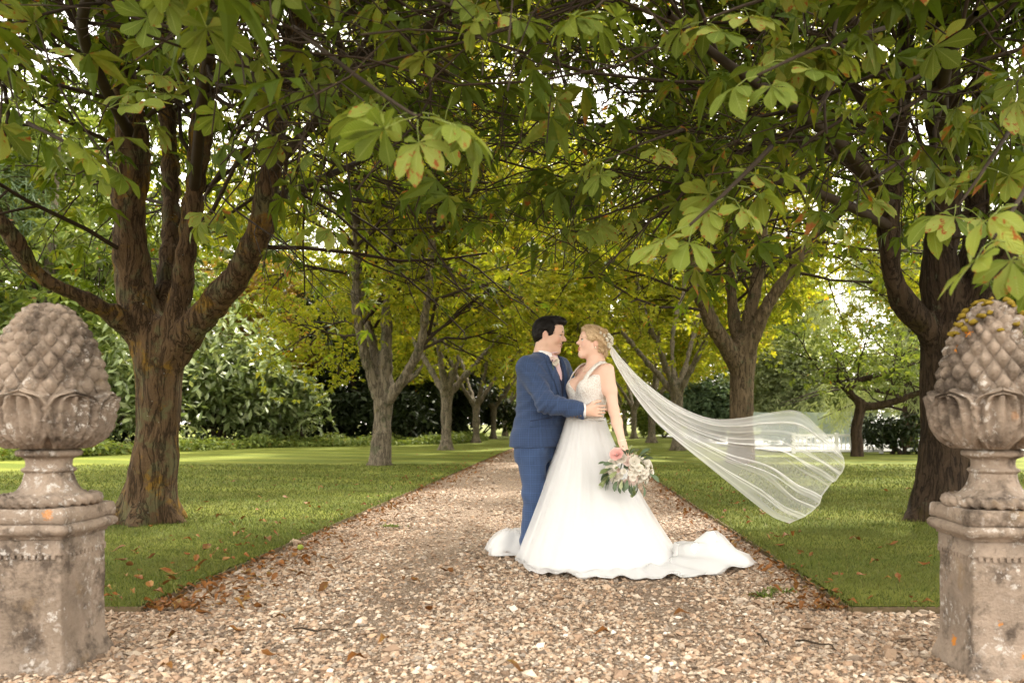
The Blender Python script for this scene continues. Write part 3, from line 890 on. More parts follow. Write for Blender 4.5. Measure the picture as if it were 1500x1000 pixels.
def grow(w, rr, p, d, L, r, lev, top, up, cen, spread, kids):
    """one branch and its children; leaves sit on the last level"""
    n = 4 if lev >= top else 6
    P = [np.array(p, float)]; d = unit(np.array(d, float)); st = L / (n - 1)
    for i in range(n - 1):
        d = unit(d + rr.normal(0, .17, 3) + np.array([0, 0, up[min(lev, len(up) - 1)]]) * (1 + 0.6 * i / n))
        P.append(P[-1] + d * st)
    P = np.array(P)
    if P[-1, 2] < 1.9: return
    w.add(P, np.linspace(r, max(r * .45, .004), n), 5 if lev == 1 else (4 if lev == 2 else 3))
    if lev >= top:
        for t in np.linspace(.3, 1, 3):
            q = P[0] + (P[-1] - P[0]) * 0
            i = min(int(t * (n - 1)), n - 2); f = t * (n - 1) - i
            w.tips.append((P[i] * (1 - f) + P[i + 1] * f, d))
        return
    k = kids[min(lev, len(kids) - 1)]
    for j in range(k):
        t = .25 + .75 * (j + rr.random()) / k
        i = min(int(t * (n - 1)), n - 2); f = t * (n - 1) - i
        q = P[i] * (1 - f) + P[i + 1] * f
        ax = unit(P[i + 1] - P[i]); o = rr.normal(0, 1, 3); o = unit(o - ax * (o @ ax))
        out = q - cen; out[2] *= .2
        nd = unit(ax * .75 + o * spread + unit(out) * .3)
        grow(w, rr, q, nd, L * rr.uniform(.42, .68) * (1.1 - .35 * t), r * .5, lev + 1, top, up, cen, spread, kids)

def skeleton(limbs, vox, seed, kblend=0.10, amp=0.012, buttress=None, rs=.9):
    """smoothly joined trunk and main limbs; limbs: list of (points (k,4): x y z r)"""
    pr = []
    for L in limbs:
        S = smoothline(np.array(L, float), 3 * len(L) + 2)
        for a, b in zip(S[:-1], S[1:]):
            pr.append(s_cap(a[:3], b[:3], a[3] * rs, b[3] * rs, kblend if a[3] > .06 else .03))
    for q in buttress or []: pr.append(s_cap(*q))
    V, F = sdf_mesh(pr, vox)
    V = relax(V, F, 1, .4)
    Nn = normals(V, F)
    st = V * [1, 1, .28]
    V = V + Nn * (amp * vnoise(st, 9, seed) + amp * .8 * vnoise(st, 21, seed + 1) + amp * 1.6 * vnoise(V, 3, seed + 2))[:, None]
    return V, F

def crown_mesh(name, tips, templ, per, size, jit, mat, seed, tilt=(.35, .4)):
    rr = np.random.default_rng(seed)
    P = np.repeat(np.array([t[0] for t in tips]), per, 0)
    P = P + rr.normal(0, jit, P.shape)
    n = len(P)
    Vs, Fs, o = [], [], 0
    sel = rr.integers(0, len(templ), n)
    for k, T in enumerate(templ):
        m = sel == k; c = int(m.sum())
        if not c: continue
        Rm = rot_frames(rr.uniform(0, 6.28, c), rr.normal(tilt[0], tilt[1], c), rr.normal(0, .45, c))
        V, F = scatter(T[0], T[1], P[m], Rm, size * rr.uniform(.65, 1.25, c))
        Vs.append(V); Fs.append(F + o); o += len(V)
    return mesh_np(name, np.vstack(Vs), np.vstack(Fs), mat, False)

AV = 'horse chestnut trees lining the drive'
def px(D, x, y): return ((x - 835) / 1150 * D, D, .97 - (y - 620) / 1150 * D)
def limb(pts): # (x px, y px, depth, radius) measured on the photograph, turned into metres
    return [(*px(D, x, y), r) for x, y, D, r in pts]

def near_tree(base, limbs, extra, bark, label, seed, keep, n_leaf, sprays, rs=.74):
    t = empty('chestnut_tree', (base[0], base[1], 0), label, 'tree', AV)
    rr = np.random.default_rng(seed)
    but = [((base[0], base[1], .35), (base[0] + .42 * math.cos(a), base[1] + .42 * math.sin(a), -.06), .13, .05, .10) for a in rr.uniform(0, 1.2) + np.arange(5) * 1.257]
    V, F = skeleton(limbs, .028, seed, .07, .016, but, rs)
    tr = link('trunk', mesh_np('trunk', V, F, bark), t)
    w = Wood(); cen = np.array([base[0], base[1], 5.5])
    extra = list(extra)
    for L in limbs[2:]:                                   # the crown goes on above
        a_ = np.array(L[-1]); d_ = unit(unit(a_[:3] - np.array(L[-2])[:3]) * [1.2, 1.2, .6] + [0, 0, .6])
        for q_ in range(2):
            e_ = d_ + rr.normal(0, .3, 3) * [1, 1, .3]
            extra.append([tuple(a_), tuple(a_[:3] + e_ * 1.8) + (a_[3] * .6,), tuple(a_[:3] + e_ * 3.6 + [0, 0, .3]) + (a_[3] * .25,)])
    for L in limbs[1:] + extra:
        S = smoothline(np.array(L, float), 14)
        for k in range(13):
            i = rr.integers(3, 14)
            if S[i, 2] < 2.5: continue
            ax = unit(S[min(i + 1, 13), :3] - S[i - 1, :3]); o = rr.normal(0, 1, 3); o = unit(o - ax * (o @ ax))
            out = S[i, :3] - cen; out[2] = 0
            grow(w, rr, S[i, :3], ax * .5 + o * .9 + unit(out) * .35, rr.uniform(1.5, 2.7), min(.022, S[i, 3] * .4), 1, 3, [0, .02, -.04, -.10], cen, .8, [0, 5, 4])
    for L in extra:
        S = smoothline(np.array(L, float), 16); w.add(S[:, :3], S[:, 3], 6)
    link('branches', w.mesh('branches', M_twig), t)
    tips = [q for q in w.tips if q[0][2] > 2.2 and q[0][1] > 2.2 and rr.random() < keep(q[0])]
    rr.shuffle(tips)
    high = [q for q in w.tips if q[0][2] > 4.6 + .45 * max(0, q[0][1] - 6)]
    tips = [q for q in tips if q[0][2] <= 4.6 + .45 * max(0, q[0][1] - 6)]
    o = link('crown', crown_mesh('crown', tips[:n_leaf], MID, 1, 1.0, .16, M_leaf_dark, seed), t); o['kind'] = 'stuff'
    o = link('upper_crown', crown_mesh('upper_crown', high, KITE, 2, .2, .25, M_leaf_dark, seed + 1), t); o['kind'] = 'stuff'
    print('tips', len(w.tips), len(tips))
    # the nearest, largest leaves one by one
    near = sorted(tips[:n_leaf], key=lambda q: q[0][1] + .3 * abs(q[0][2] - 3.2))[:220]
    cnt = 0
    for p, d in near:
        lf = link('leaf', HI_ME[rr.integers(0, 8)]); lf.parent = t
        lf.matrix_parent_inverse = t.matrix_world.inverted()
        lf.location = p + rr.normal(0, .08, 3)
        lf.rotation_euler = (rr.normal(0, .45), rr.normal(.35, .35), rr.uniform(0, 6.28))
        s = rr.uniform(.5, .92); lf.scale = (s, s * rr.uniform(.85, 1.1), s * rr.uniform(.7, 1.4)); cnt += 1
    for sp in sprays:
        S = smoothline(np.array(sp['twig'], float), 10)
        V, F = tube(S[:, :3], S[:, 3], 6, True)
        tw = link('twig', mesh_py('twig', V, tri_q(F), M_twig), t)
        for (p, hd, tl, sz) in sp['leaves']:
            lf = link('leaf', HI_ME[rr.integers(0, 8)]); lf.parent = t
            lf.matrix_parent_inverse = t.matrix_world.inverted()
            lf.location = p; lf.rotation_mode = 'QUATERNION'
            Rm = rot_frames(np.array([hd]), np.array([tl]), np.array([rr.normal(0, .35)]))[0]
            lf.rotation_quaternion = Matrix(Rm.tolist()).to_quaternion()
            sz *= .80; lf.scale = (sz, sz * rr.uniform(.9, 1.1), sz * rr.uniform(.7, 1.5))
    return t

def spray(pts, leaves):
    """pts: twig (x, y, D, r); leaves: (x, y, D of the leaf stalk's foot, heading deg, droop deg, scale)"""
    return {'twig': limb(pts), 'leaves': [(px(D, x, y), R(h), R(tl), s) for x, y, D, h, tl, s in leaves]}

# left near tree
T1 = [limb([(216, 775, 7.5, .34), (219, 740, 7.5, .285), (224, 690, 7.5, .255), (232, 600, 7.5, .235), (234, 530, 7.5, .245), (234, 490, 7.5, .235)]),
      limb([(225, 510, 7.5, .15), (190, 478, 7.35, .105), (130, 440, 7.0, .09), (60, 405, 6.7, .08), (0, 325, 6.4, .065), (-70, 240, 6.2, .04)]),
      limb([(222, 505, 7.5, .22), (197, 420, 7.45, .2), (190, 300, 7.35, .19), (192, 200, 7.3, .17), (178, 90, 7.3, .13), (165, -10, 7.3, .1), (150, -160, 7.2, .06)]),
      limb([(238, 505, 7.6, .15), (247, 400, 7.75, .12), (250, 280, 8.0, .1), (245, 130, 8.2, .09), (240, -60, 8.4, .06)]),
      limb([(250, 505, 7.5, .15), (268, 410, 7.35, .12), (284, 280, 7.25, .1), (298, 150, 7.2, .085), (310, 10, 7.1, .075), (318, -120, 7.0, .05)]),
      limb([(245, 530, 7.5, .17), (290, 470, 7.35, .155), (345, 405, 7.2, .14), (380, 340, 7.1, .13), (398, 240, 7.0, .115), (415, 130, 6.9, .1), (445, 0, 6.8, .085), (480, -120, 6.7, .05)])]
T1x = [limb([(398, 250, 7.0, .05), (470, 170, 6.2, .04), (560, 90, 5.2, .03), (640, 30, 4.2, .02), (690, -60, 3.4, .012)]),
       limb([(192, 200, 7.3, .06), (150, 120, 6.2, .045), (120, 40, 5.0, .035), (150, -60, 4.0, .02)]),
       limb([(284, 280, 7.25, .05), (300, 120, 6.0, .04), (330, -40, 5.0, .03), (380, -180, 4.2, .015)]),
       limb([(412, 150, 6.9, .06), (480, 110, 7.6, .05), (570, 60, 8.4, .04), (660, 20, 9.2, .025), (730, 10, 9.8, .012)]),
       limb([(390, 300, 7.1, .05), (450, 270, 7.6, .04), (520, 240, 8.2, .03), (600, 200, 8.8, .015)])]
S1 = [spray([(430, 40, 3.6, .012), (520, 110, 2.9, .008), (600, 165, 2.4, .005), (616, 168, 2.35, .004)],
            [(614, 170, 2.35, 195, 25, 1.0), (616, 172, 2.35, -20, 20, 1.05), (612, 176, 2.35, -75, 62, .85), (610, 166, 2.4, 150, 0, .8), (618, 165, 2.4, 40, 5, .75), (560, 140, 2.65, 170, 30, .9), (570, 150, 2.6, -100, 40, .8), (640, 175, 2.4, -5, 30, .9)]),
      spray([(300, 60, 4.6, .014), (250, 100, 4.2, .008), (215, 130, 4.0, .005)],
            [(215, 130, 4.0, 200, 25, .85), (218, 128, 4.0, -60, 35, .85), (222, 132, 4.0, -20, 20, .85), (205, 128, 4.1, 150, 10, .8), (240, 105, 4.15, -70, 35, .85), (235, 60, 4.2, 180, 15, .8), (245, 55, 4.2, -30, 25, .85), (250, 100, 4.2, 20, 5, .8)]),
      spray([(40, 180, 4.4, .012), (110, 215, 4.0, .008), (165, 240, 3.8, .005)],
            [(165, 240, 3.8, -35, 40, .9), (160, 243, 3.8, -95, 48, .95), (120, 222, 3.95, -120, 42, .95), (110, 225, 4.0, 190, 30, .9), (100, 215, 4.0, -75, 45, .85), (60, 195, 4.2, -110, 40, .8)]),
      spray([(380, 120, 4.4, .012), (420, 180, 3.9, .008), (460, 215, 3.6, .005)],
            [(460, 215, 3.6, -30, 30, .85), (455, 218, 3.6, -95, 42, .85), (440, 205, 3.7, 190, 20, .85), (425, 190, 3.8, -120, 35, .8), (480, 320, 4.2, -60, 45, .9), (475, 322, 4.2, 200, 35, .85)]),
      spray([(560, 40, 4.8, .010), (700, -10, 3.6, .007), (735, 20, 3.0, .004)],
            [(735, 22, 3.0, -40, 30, .85), (730, 22, 3.0, 200, 28, .85), (738, 18, 3.0, 10, 15, .85), (700, 0, 3.4, -90, 40, .9)])]
S1.append(spray([(330, 240, 5.2, .012), (300, 290, 5.0, .007), (320, 318, 4.8, .004)], [(320, 318, 4.8, -40, 40, .9), (316, 316, 4.8, 210, 35, .9), (305, 300, 4.9, -90, 45, .9)]))
near_tree((px(7.5, 218, 768)[0], 7.5), T1, T1x, M_bark1, 'large forked chestnut tree with ochre lichened bark behind the left pedestal', 31, lambda p: .95 if p[0] < -4.3 else (.7 if p[0] < -3.0 else .34), 3600, S1)

# right near tree
R1 = [limb([(1382, 772, 7.7, .34), (1384, 735, 7.7, .30), (1388, 680, 7.7, .28), (1391, 600, 7.7, .265), (1391, 520, 7.7, .265), (1390, 470, 7.7, .25)]),
      limb([(1388, 520, 7.7, .15), (1352, 474, 7.6, .105), (1320, 436, 7.5, .095), (1304, 385, 7.4, .09), (1304, 290, 7.3, .1), (1322, 160, 7.2, .085), (1330, 0, 7.1, .06)]),
      limb([(1392, 490, 7.7, .22), (1378, 390, 7.7, .18), (1384, 270, 7.7, .16), (1382, 130, 7.6, .14), (1372, 0, 7.6, .11), (1360, -130, 7.5, .07)]),
      limb([(1405, 490, 7.7, .2), (1440, 420, 7.6, .16), (1475, 350, 7.5, .14), (1510, 240, 7.4, .11), (1540, 100, 7.3, .08)]),
      limb([(1405, 480, 7.8, .15), (1425, 380, 8.0, .12), (1432, 240, 8.2, .1), (1440, 60, 8.4, .08), (1450, -100, 8.5, .05)])]
R1x = [limb([(1304, 300, 7.3, .06), (1240, 220, 6.3, .05), (1150, 150, 5.2, .035), (1060, 90, 4.2, .025), (980, 20, 3.4, .012)]),
       limb([(1322, 160, 7.2, .06), (1270, 60, 6.0, .05), (1200, -20, 4.8, .035), (1130, -90, 3.8, .02)]),
       limb([(1384, 260, 7.7, .06), (1380, 140, 6.2, .05), (1400, 60, 4.8, .035), (1430, 20, 3.8, .015)]),
       limb([(1304, 290, 7.3, .06), (1230, 230, 7.6, .05), (1130, 180, 8.0, .04), (1020, 150, 8.4, .03), (930, 140, 8.8, .015)]),
       limb([(1315, 200, 7.2, .06), (1220, 110, 7.6, .05), (1090, 50, 8.2, .04), (960, 30, 8.8, .03), (850, 60, 9.4, .015)]),
       limb([(1300, 330, 7.3, .05), (1240, 300, 6.6, .04), (1160, 270, 6.0, .03), (1080, 260, 5.5, .02), (1010, 280, 5.1, .01)])]
S2 = [spray([(1130, 215, 3.6, .012), (1070, 275, 3.0, .008), (1010, 330, 2.75, .005)],
            [(1010, 330, 2.75, 200, 30, 1.0), (1015, 332, 2.75, -110, 45, .9), (1060, 290, 2.9, 210, 35, .9), (1065, 288, 2.9, -60, 40, .85), (1080, 272, 3.0, 20, 15, .9), (1075, 275, 3.0, 160, 10, .85), (1110, 245, 3.3, -30, 25, .95), (1105, 245, 3.3, -100, 35, .85)]),
      spray([(1540, 200, 2.8, .012), (1500, 280, 2.4, .008), (1455, 350, 2.2, .005)],
            [(1455, 352, 2.2, 215, 35, 1.0), (1458, 352, 2.2, -25, 25, 1.0), (1460, 350, 2.2, -85, 50, .85), (1490, 300, 2.3, 195, 25, .95)]),
      spray([(1480, 190, 3.8, .012), (1440, 250, 3.3, .008), (1405, 300, 3.1, .005)],
            [(1405, 302, 3.1, 190, 25, 1.0), (1408, 302, 3.1, -60, 40, .95), (1400, 300, 3.1, -120, 40, .9), (1440, 250, 3.3, 185, 20, .9), (1445, 245, 3.3, 0, 20, .9), (1425, 270, 3.2, 160, 5, .85)]),
      spray([(1300, 40, 3.8, .012), (1200, 70, 3.1, .008), (1110, 110, 2.7, .005)],
            [(1110, 112, 2.7, 205, 30, .95), (1115, 114, 2.7, -75, 40, .8), (1160, 90, 2.9, -50, 35, .9), (1155, 90, 2.9, 190, 15, .9), (1200, 70, 3.1, -20, 25, .85), (1195, 68, 3.1, 110, 0, .85)]),
      spray([(1230, -20, 3.8, .012), (1120, 0, 3.2, .008), (1030, 30, 2.9, .005)],
            [(1030, 32, 2.9, 200, 25, .9), (1035, 34, 2.9, -60, 40, .85), (1085, 15, 3.05, -80, 40, .9), (1090, 12, 3.05, 10, 20, .85), (1060, 22, 2.95, 120, 0, .9), (1140, 0, 3.3, -60, 30, .9)]),
      spray([(960, -30, 3.6, .010), (900, -10, 3.0, .006), (870, 15, 2.8, .004)],
            [(870, 16, 2.8, 200, 30, .85), (873, 16, 2.8, -35, 30, .85), (872, 12, 2.8, 80, 10, .8)]),
      spray([(1000, 190, 4.2, .010), (930, 215, 3.8, .006), (885, 238, 3.6, .004)],
            [(885, 240, 3.6, -110, 50, .8), (900, 230, 3.65, 190, 20, .8), (950, 208, 3.9, -60, 40, .9)]),
      spray([(980, 280, 5.8, .012), (900, 310, 5.4, .007), (850, 325, 5.2, .004)],
            [(850, 326, 5.2, 200, 40, .9), (853, 328, 5.2, -60, 45, .9), (880, 318, 5.3, -95, 45, .95), (905, 310, 5.4, 190, 30, .95), (910, 308, 5.4, -40, 40, .95), (935, 298, 5.6, -100, 40, .95), (870, 322, 5.25, 120, 15, .9)]),
      spray([(1330, 230, 4.6, .012), (1260, 275, 4.2, .007), (1215, 315, 4.0, .004)],
            [(1215, 316, 4.0, 200, 40, .95), (1218, 318, 4.0, -70, 45, .95), (1250, 285, 4.1, 215, 35, .95), (1255, 283, 4.1, -50, 35, .95), (1290, 258, 4.35, -100, 40, .95), (1230, 300, 4.05, 100, 10, .9)])]
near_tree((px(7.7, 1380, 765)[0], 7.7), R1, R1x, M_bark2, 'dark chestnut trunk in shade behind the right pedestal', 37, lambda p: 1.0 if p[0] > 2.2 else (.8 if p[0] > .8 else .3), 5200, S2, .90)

# conker cases hanging in the nearest leaves
M_conker = simple('spiky_green_conker', (0.20, 0.24, 0.03), 0.7, 0.3, 0.3, 40)
def conker(loc, r, label):
    G = Geo(); V = ICO_V.copy(); F = ICO_F
    Nn = []
    for f in F:
        c = V[f].mean(0); Nn.append(c / np.linalg.norm(c))
    V2 = np.vstack([V, np.array(Nn) * 1.02]); F2 = np.array([q for i, f in enumerate(F) for q in ((f[0], f[1], 12 + i), (f[1], f[2], 12 + i), (f[2], f[0], 12 + i))])
    G.add(V2 * r, F2)
    for n in list(V) + Nn:
        o = unit(np.cross(n, [.3, .5, .8])); p = np.cross(n, o)
        G.add(np.array([n * r * .9 + o * r * .09, n * r * .9 - o * r * .05 + p * r * .08, n * r * .9 - o * r * .05 - p * r * .08, n * r * 1.22]), np.array([[0, 1, 3], [1, 2, 3], [2, 0, 3]]))
    o = link('conker_case', G.build('conker_case', M_conker)); o.location = loc
    return tag(o, label, 'conker')
conker(px(3.9, 118, 236), .03, 'round green conker case hanging among the upper left leaves')

# ------------------------------------------------------------------ the other trees of the avenue
def avenue_tree(base, limbs, label, seed, bark, mat, vox=.045, kids=[0, 6, 4], per=4, size=.15, nb=12, group=AV):
    t = empty('chestnut_tree', (base[0], base[1], 0), label, 'tree', group)
    rr = np.random.default_rng(seed)
    but = [((base[0], base[1], .3), (base[0] + .36 * math.cos(a), base[1] + .36 * math.sin(a), -.06), .12, .05, .10) for a in rr.uniform(0, 1) + np.arange(5) * 1.257]
    V, F = skeleton(limbs, vox, seed, .08, .018, but, .70)
    link('trunk', mesh_np('trunk', V, F, bark), t)
    w = Wood(); cen = np.array([base[0], base[1], 5.0])
    for L in limbs[1:]:
        S = smoothline(np.array(L, float), 14)
        w.add(S[8:, :3], S[8:, 3], 5)
        for k in range(nb):
            i = rr.integers(3, 14)
            if S[i, 2] < 2.3: continue
            ax = unit(S[min(i + 1, 13), :3] - S[i - 1, :3]); o = rr.normal(0, 1, 3); o = unit(o - ax * (o @ ax))
            out = S[i, :3] - cen; out[2] = 0
            grow(w, rr, S[i, :3], ax * .5 + o * .9 + unit(out) * .3, rr.uniform(2.0, 3.4), min(.04, S[i, 3] * .5), 1, 3, [0, .03, -.02, -.08], cen, .8, kids)
    link('branches', w.mesh('branches', M_twig), t)
    o = link('crown', crown_mesh('crown', w.tips, KITE, per, size, .22, mat, seed), t); o['kind'] = 'stuff'
    return t

def upper(l, rr, h=12.5):
    """carry a measured limb on up into the crown"""
    p = np.array(l[-1]); d = unit(np.array(l[-1][:3]) - np.array(l[-2][:3])); d = unit(d * [1.0, 1.0, .6] + [0, 0, .75])
    n = max(2.0, h - p[2])
    return l + [tuple(p[:3] + d * n * .5) + (p[3] * .65,), tuple(p[:3] + d * n + rr.normal(0, .3, 3)) + (p[3] * .25,)]

rr0 = np.random.default_rng(3)
T3 = [limb([(557, 690, 17.7, .32), (558, 655, 17.7, .28), (562, 600, 17.7, .265), (564, 560, 17.7, .27)])] + [upper(limb(q), rr0) for q in (
      [(556, 590, 17.6, .15), (540, 540, 17.5, .13), (524, 470, 17.3, .14), (520, 380, 17.1, .11), (522, 290, 17.0, .09)],
      [(562, 565, 17.7, .15), (545, 500, 17.8, .13), (532, 440, 18.0, .13), (524, 370, 18.2, .1)],
      [(565, 560, 17.7, .22), (566, 480, 17.7, .16), (570, 380, 17.8, .14), (578, 260, 17.9, .1)],
      [(566, 590, 17.6, .16), (592, 552, 17.4, .13), (615, 505, 17.2, .13), (628, 420, 17.0, .11), (636, 300, 16.9, .09)],
      [(572, 575, 17.8, .1), (598, 556, 17.9, .075), (615, 540, 18.0, .06), (625, 505, 18.1, .045)])]
avenue_tree(px(17.7, 557, 683)[:2], T3, 'pale grey many stemmed chestnut left of the drive, second from the camera', 51, M_bark3, M_leaf_gold, nb=11)
R2t = [limb([(1084, 690, 18.8, .5), (1085, 660, 18.8, .42), (1086, 600, 18.8, .38), (1088, 530, 18.8, .40), (1090, 505, 18.8, .38)])] + [upper(limb(q), rr0) for q in (
      [(1078, 530, 18.7, .3), (1045, 475, 18.5, .24), (1022, 420, 18.3, .2), (1008, 350, 18.1, .16), (1000, 270, 18.0, .12)],
      [(1092, 520, 18.8, .28), (1100, 450, 18.8, .22), (1114, 380, 18.7, .2), (1120, 290, 18.6, .15)],
      [(1096, 510, 18.7, .28), (1125, 445, 18.5, .2), (1165, 390, 18.3, .17), (1198, 340, 18.1, .14), (1212, 270, 18.0, .1)],
      [(1085, 515, 18.9, .26), (1072, 440, 19.2, .18), (1068, 340, 19.5, .13)])]
avenue_tree(px(18.8, 1085, 680)[:2], R2t, 'thick chestnut with split shaggy trunk behind the floating veil', 53, M_bark4, M_leaf_gold, nb=12)

def generic(base, seed, lean, fork=1.9, r=.27, n=5):
    rr = np.random.default_rng(seed); bx, by = base
    L = [[(bx, by, -.1, r * 1.2), (bx, by, .4, r * 1.05), (bx + lean * .3, by, 1.2, r), (bx + lean * .5, by, fork, r)]]
    for k in range(n):
        a = k * 6.28 / n + rr.uniform(-.4, .4); s = rr.uniform(.45, .9)
        p = np.array([bx + lean * .5, by, fork - .1]); q = [tuple(p) + (r * .75,)]
        d = np.array([math.cos(a) * s, math.sin(a) * s, 1.0])
        for j, rad in enumerate((r * .5, r * .45, r * .38, r * .3, r * .22, r * .14, r * .07)):
            p = p + d * rr.uniform(1.2, 1.7) + rr.normal(0, .12, 3); d = d * [.95, .95, 1] + rr.normal(0, .1, 3)
            q.append(tuple(p) + (rad,))
        L.append(q)
    return L
# farther ones share the meshes of one tree
far0 = generic((0, 0), 71, .0, 2.0, .25, 5)
src = avenue_tree((0, 0), far0, 'far', 71, M_bark3, M_leaf_gold, .06, [0, 6, 4], 3, .22, 12)
far_spots = [((-4.40, 27.9), 1.0, 2.9, 'straight chestnut trunk left of the drive, third from the camera'), ((3.75, 27.4), 1.0, 5.6, 'chestnut right of the drive just behind the sweeping veil, third from the camera'),
             ((-4.55, 38.0), .9, .4, 'slim pale chestnut left of the drive near its far end, left of the groom'), ((-4.7, 48.0), .95, 2.1, 'small distant chestnut left of the drive, nearest the groom\'s back'),
             ((3.95, 38.0), 1, 1.2, 'slender dark chestnut right of the drive, just right of the bouquet'), ((3.9, 48.0), .95, 3.3, 'distant pale chestnut right of the drive above the bouquet'),
             ((-4.9, 59.0), 1, 5.0, 'farthest chestnut of the left row, its crown above the groom'), ((4.1, 59.0), 1, 4.1, 'farthest chestnut of the right row, its crown above the bride')]
def copy_tree(src, loc, sc, rz, label, group):
    r_ = src.copy(); col.objects.link(r_)
    r_.location = loc; r_.scale = (sc, sc, sc); r_.rotation_euler = (0, 0, rz)
    r_['label'] = label
    if group: r_['group'] = group
    for ch in list(src.children):
        c = ch.copy(); col.objects.link(c); c.parent = r_; c.matrix_parent_inverse = ch.matrix_parent_inverse.copy()
    return r_
for i, ((x, y), s, a, lab) in enumerate(far_spots):
    if i == 0:
        src.location = (x, y, 0); src.scale = (s, s, s); src.rotation_euler.z = a; src['label'] = lab; src_m = src
    else:
        copy_tree(src, (x, y, 0), s, a, lab, AV)

# ------------------------------------------------------------------ woods, shrubs and conifers behind
def quadleaf(asp=.4):
    return np.array([[0, 0, 0], [.55, asp / 2, -.06], [1, 0, -.2], [.55, -asp / 2, -.06]]), np.array([[0, 3, 2, 1]])
QL = [quadleaf(.45), quadleaf(.35)]
SP = [(np.array([[0, .03, 0], [0, -.03, 0], [1, -.012, -.12], [1, .012, -.12], [.1, 0, .02], [.55, .34, -.05], [.62, .30, -.07], [.12, 0, 0], [.55, -.34, -.05], [.62, -.30, -.07]]), np.array([[0, 1, 2, 3], [4, 5, 6, 7], [7, 9, 8, 4]]))]
def blob_points(rr, c, rad, n, shell=.55, lump=.35, flat=0.0):
    d = rr.normal(0, 1, (n, 3)); d /= np.linalg.norm(d, axis=1)[:, None]
    k = 1 + lump * vnoise(d, 2.2, int(rr.integers(0, 99))) + .15 * vnoise(d, 6, 3)
    P = np.array(c) + d * np.array(rad) * (k * (shell + (1 - shell) * rr.random(n) ** .5))[:, None]
    return P
def foliage(name, P, templ, size, mat, seed, tilt=(.3, .5)):
    return crown_mesh(name, [(p, None) for p in P], templ, 1, size, .02, mat, seed, tilt)

def shrub(base, rad, n, templ, size, mat, label, seed, cat='shrub', group=None, name='laurel_shrub', stem_h=.8, lobes=5):
    t = empty(name, (base[0], base[1], 0), label, cat, group)
    rr = np.random.default_rng(seed); Ps = []; w = Wood()
    for k in range(lobes):
        c = np.array([base[0] + rr.normal(0, rad[0] * .38), base[1] + rr.normal(0, rad[1] * .38), rad[2] * rr.uniform(.45, 1.0)])
        s = rr.uniform(.45, .7)
        Ps.append(blob_points(rr, c, np.array([rad[0], rad[1], rad[2] * .75]) * s, n // lobes))
        w.add(smoothline([[base[0] + rr.normal(0, .15), base[1] + rr.normal(0, .15), -.05], [base[0] * .6 + c[0] * .4, base[1] * .6 + c[1] * .4, c[2] * .4], c], 6), np.linspace(.08, .015, 6), 5)
    P = np.vstack(Ps); P = P[P[:, 2] > .08]
    link('stems', w.mesh('stems', M_twig), t)
    o = link('foliage', foliage('foliage', P, templ, size, mat, seed), t); o['kind'] = 'stuff'
    return t

def woodland(base, h, rad, n, templ, size, mat, label, seed, bark=M_bark3, name='woodland_tree', cat='tree', group='trees of the woodland behind the lawns', low=.25, lobes=12, link_only=True):
    t = empty(name, (base[0], base[1], 0), label, cat, group)
    rr = np.random.default_rng(seed); w = Wood(); Ps = []
    tr = smoothline([[base[0], base[1], -.1], [base[0] + rr.normal(0, .2), base[1], h * .35], [base[0] + rr.normal(0, .4), base[1], h * .85]], 10)
    w.add(tr, np.linspace(.028 * h + .05, .03, 10), 8)
    link('trunk', w.mesh('trunk', bark), t)
    w2 = Wood()
    for k in range(lobes):
        z = h * (low + (.93 - low) * (k + rr.random()) / lobes); a = rr.uniform(0, 6.28)
        q = math.sin(math.pi * min(max((z / h - low * .6) / (1.05 - low * .6), .05), .98)) ** .6
        c = np.array([base[0] + rad * q * .62 * math.cos(a), base[1] + rad * q * .62 * math.sin(a), z])
        Ps.append(blob_points(rr, c, np.array([rad * .5, rad * .5, h * .12]) * rr.uniform(.8, 1.2), n // lobes))
        i = min(9, int(z / h * 8)); w2.add(smoothline([tr[max(i - 2, 0)], (tr[i] + c) / 2 + [0, 0, .1], c], 5), np.linspace(.09, .02, 5), 4)
    link('branches', w2.mesh('branches', M_twig), t)
    o = link('crown', foliage('crown', np.vstack(Ps), templ, size, mat, seed), t); o['kind'] = 'stuff'
    return t

# laurels on the left
shrub((-14.2, 31.5), (3.4, 2.2, 4.3), 5200, QL, .42, M_leaf_laurel, 'bright glossy laurel shrub right of the ochre trunk', 81, lobes=7)
shrub((-16.6, 27.0), (2.6, 2.0, 3.6), 3000, QL, .40, M_leaf_laurel, 'glossy laurel shrub just behind the ochre trunk, far left of the wood', 82, lobes=6)
shrub((-11.4, 33.5), (1.9, 1.5, 2.4), 2400, QL, .38, M_leaf_laurel, 'lower rounded laurel shrub at the edge of the dark yews', 83, lobes=5)
shrub((-18.0, 24.0), (2.4, 2.0, 2.6), 2400, QL, .38, M_leaf_laurel, 'laurel shrub beside the left pineapple finial', 84, lobes=5)
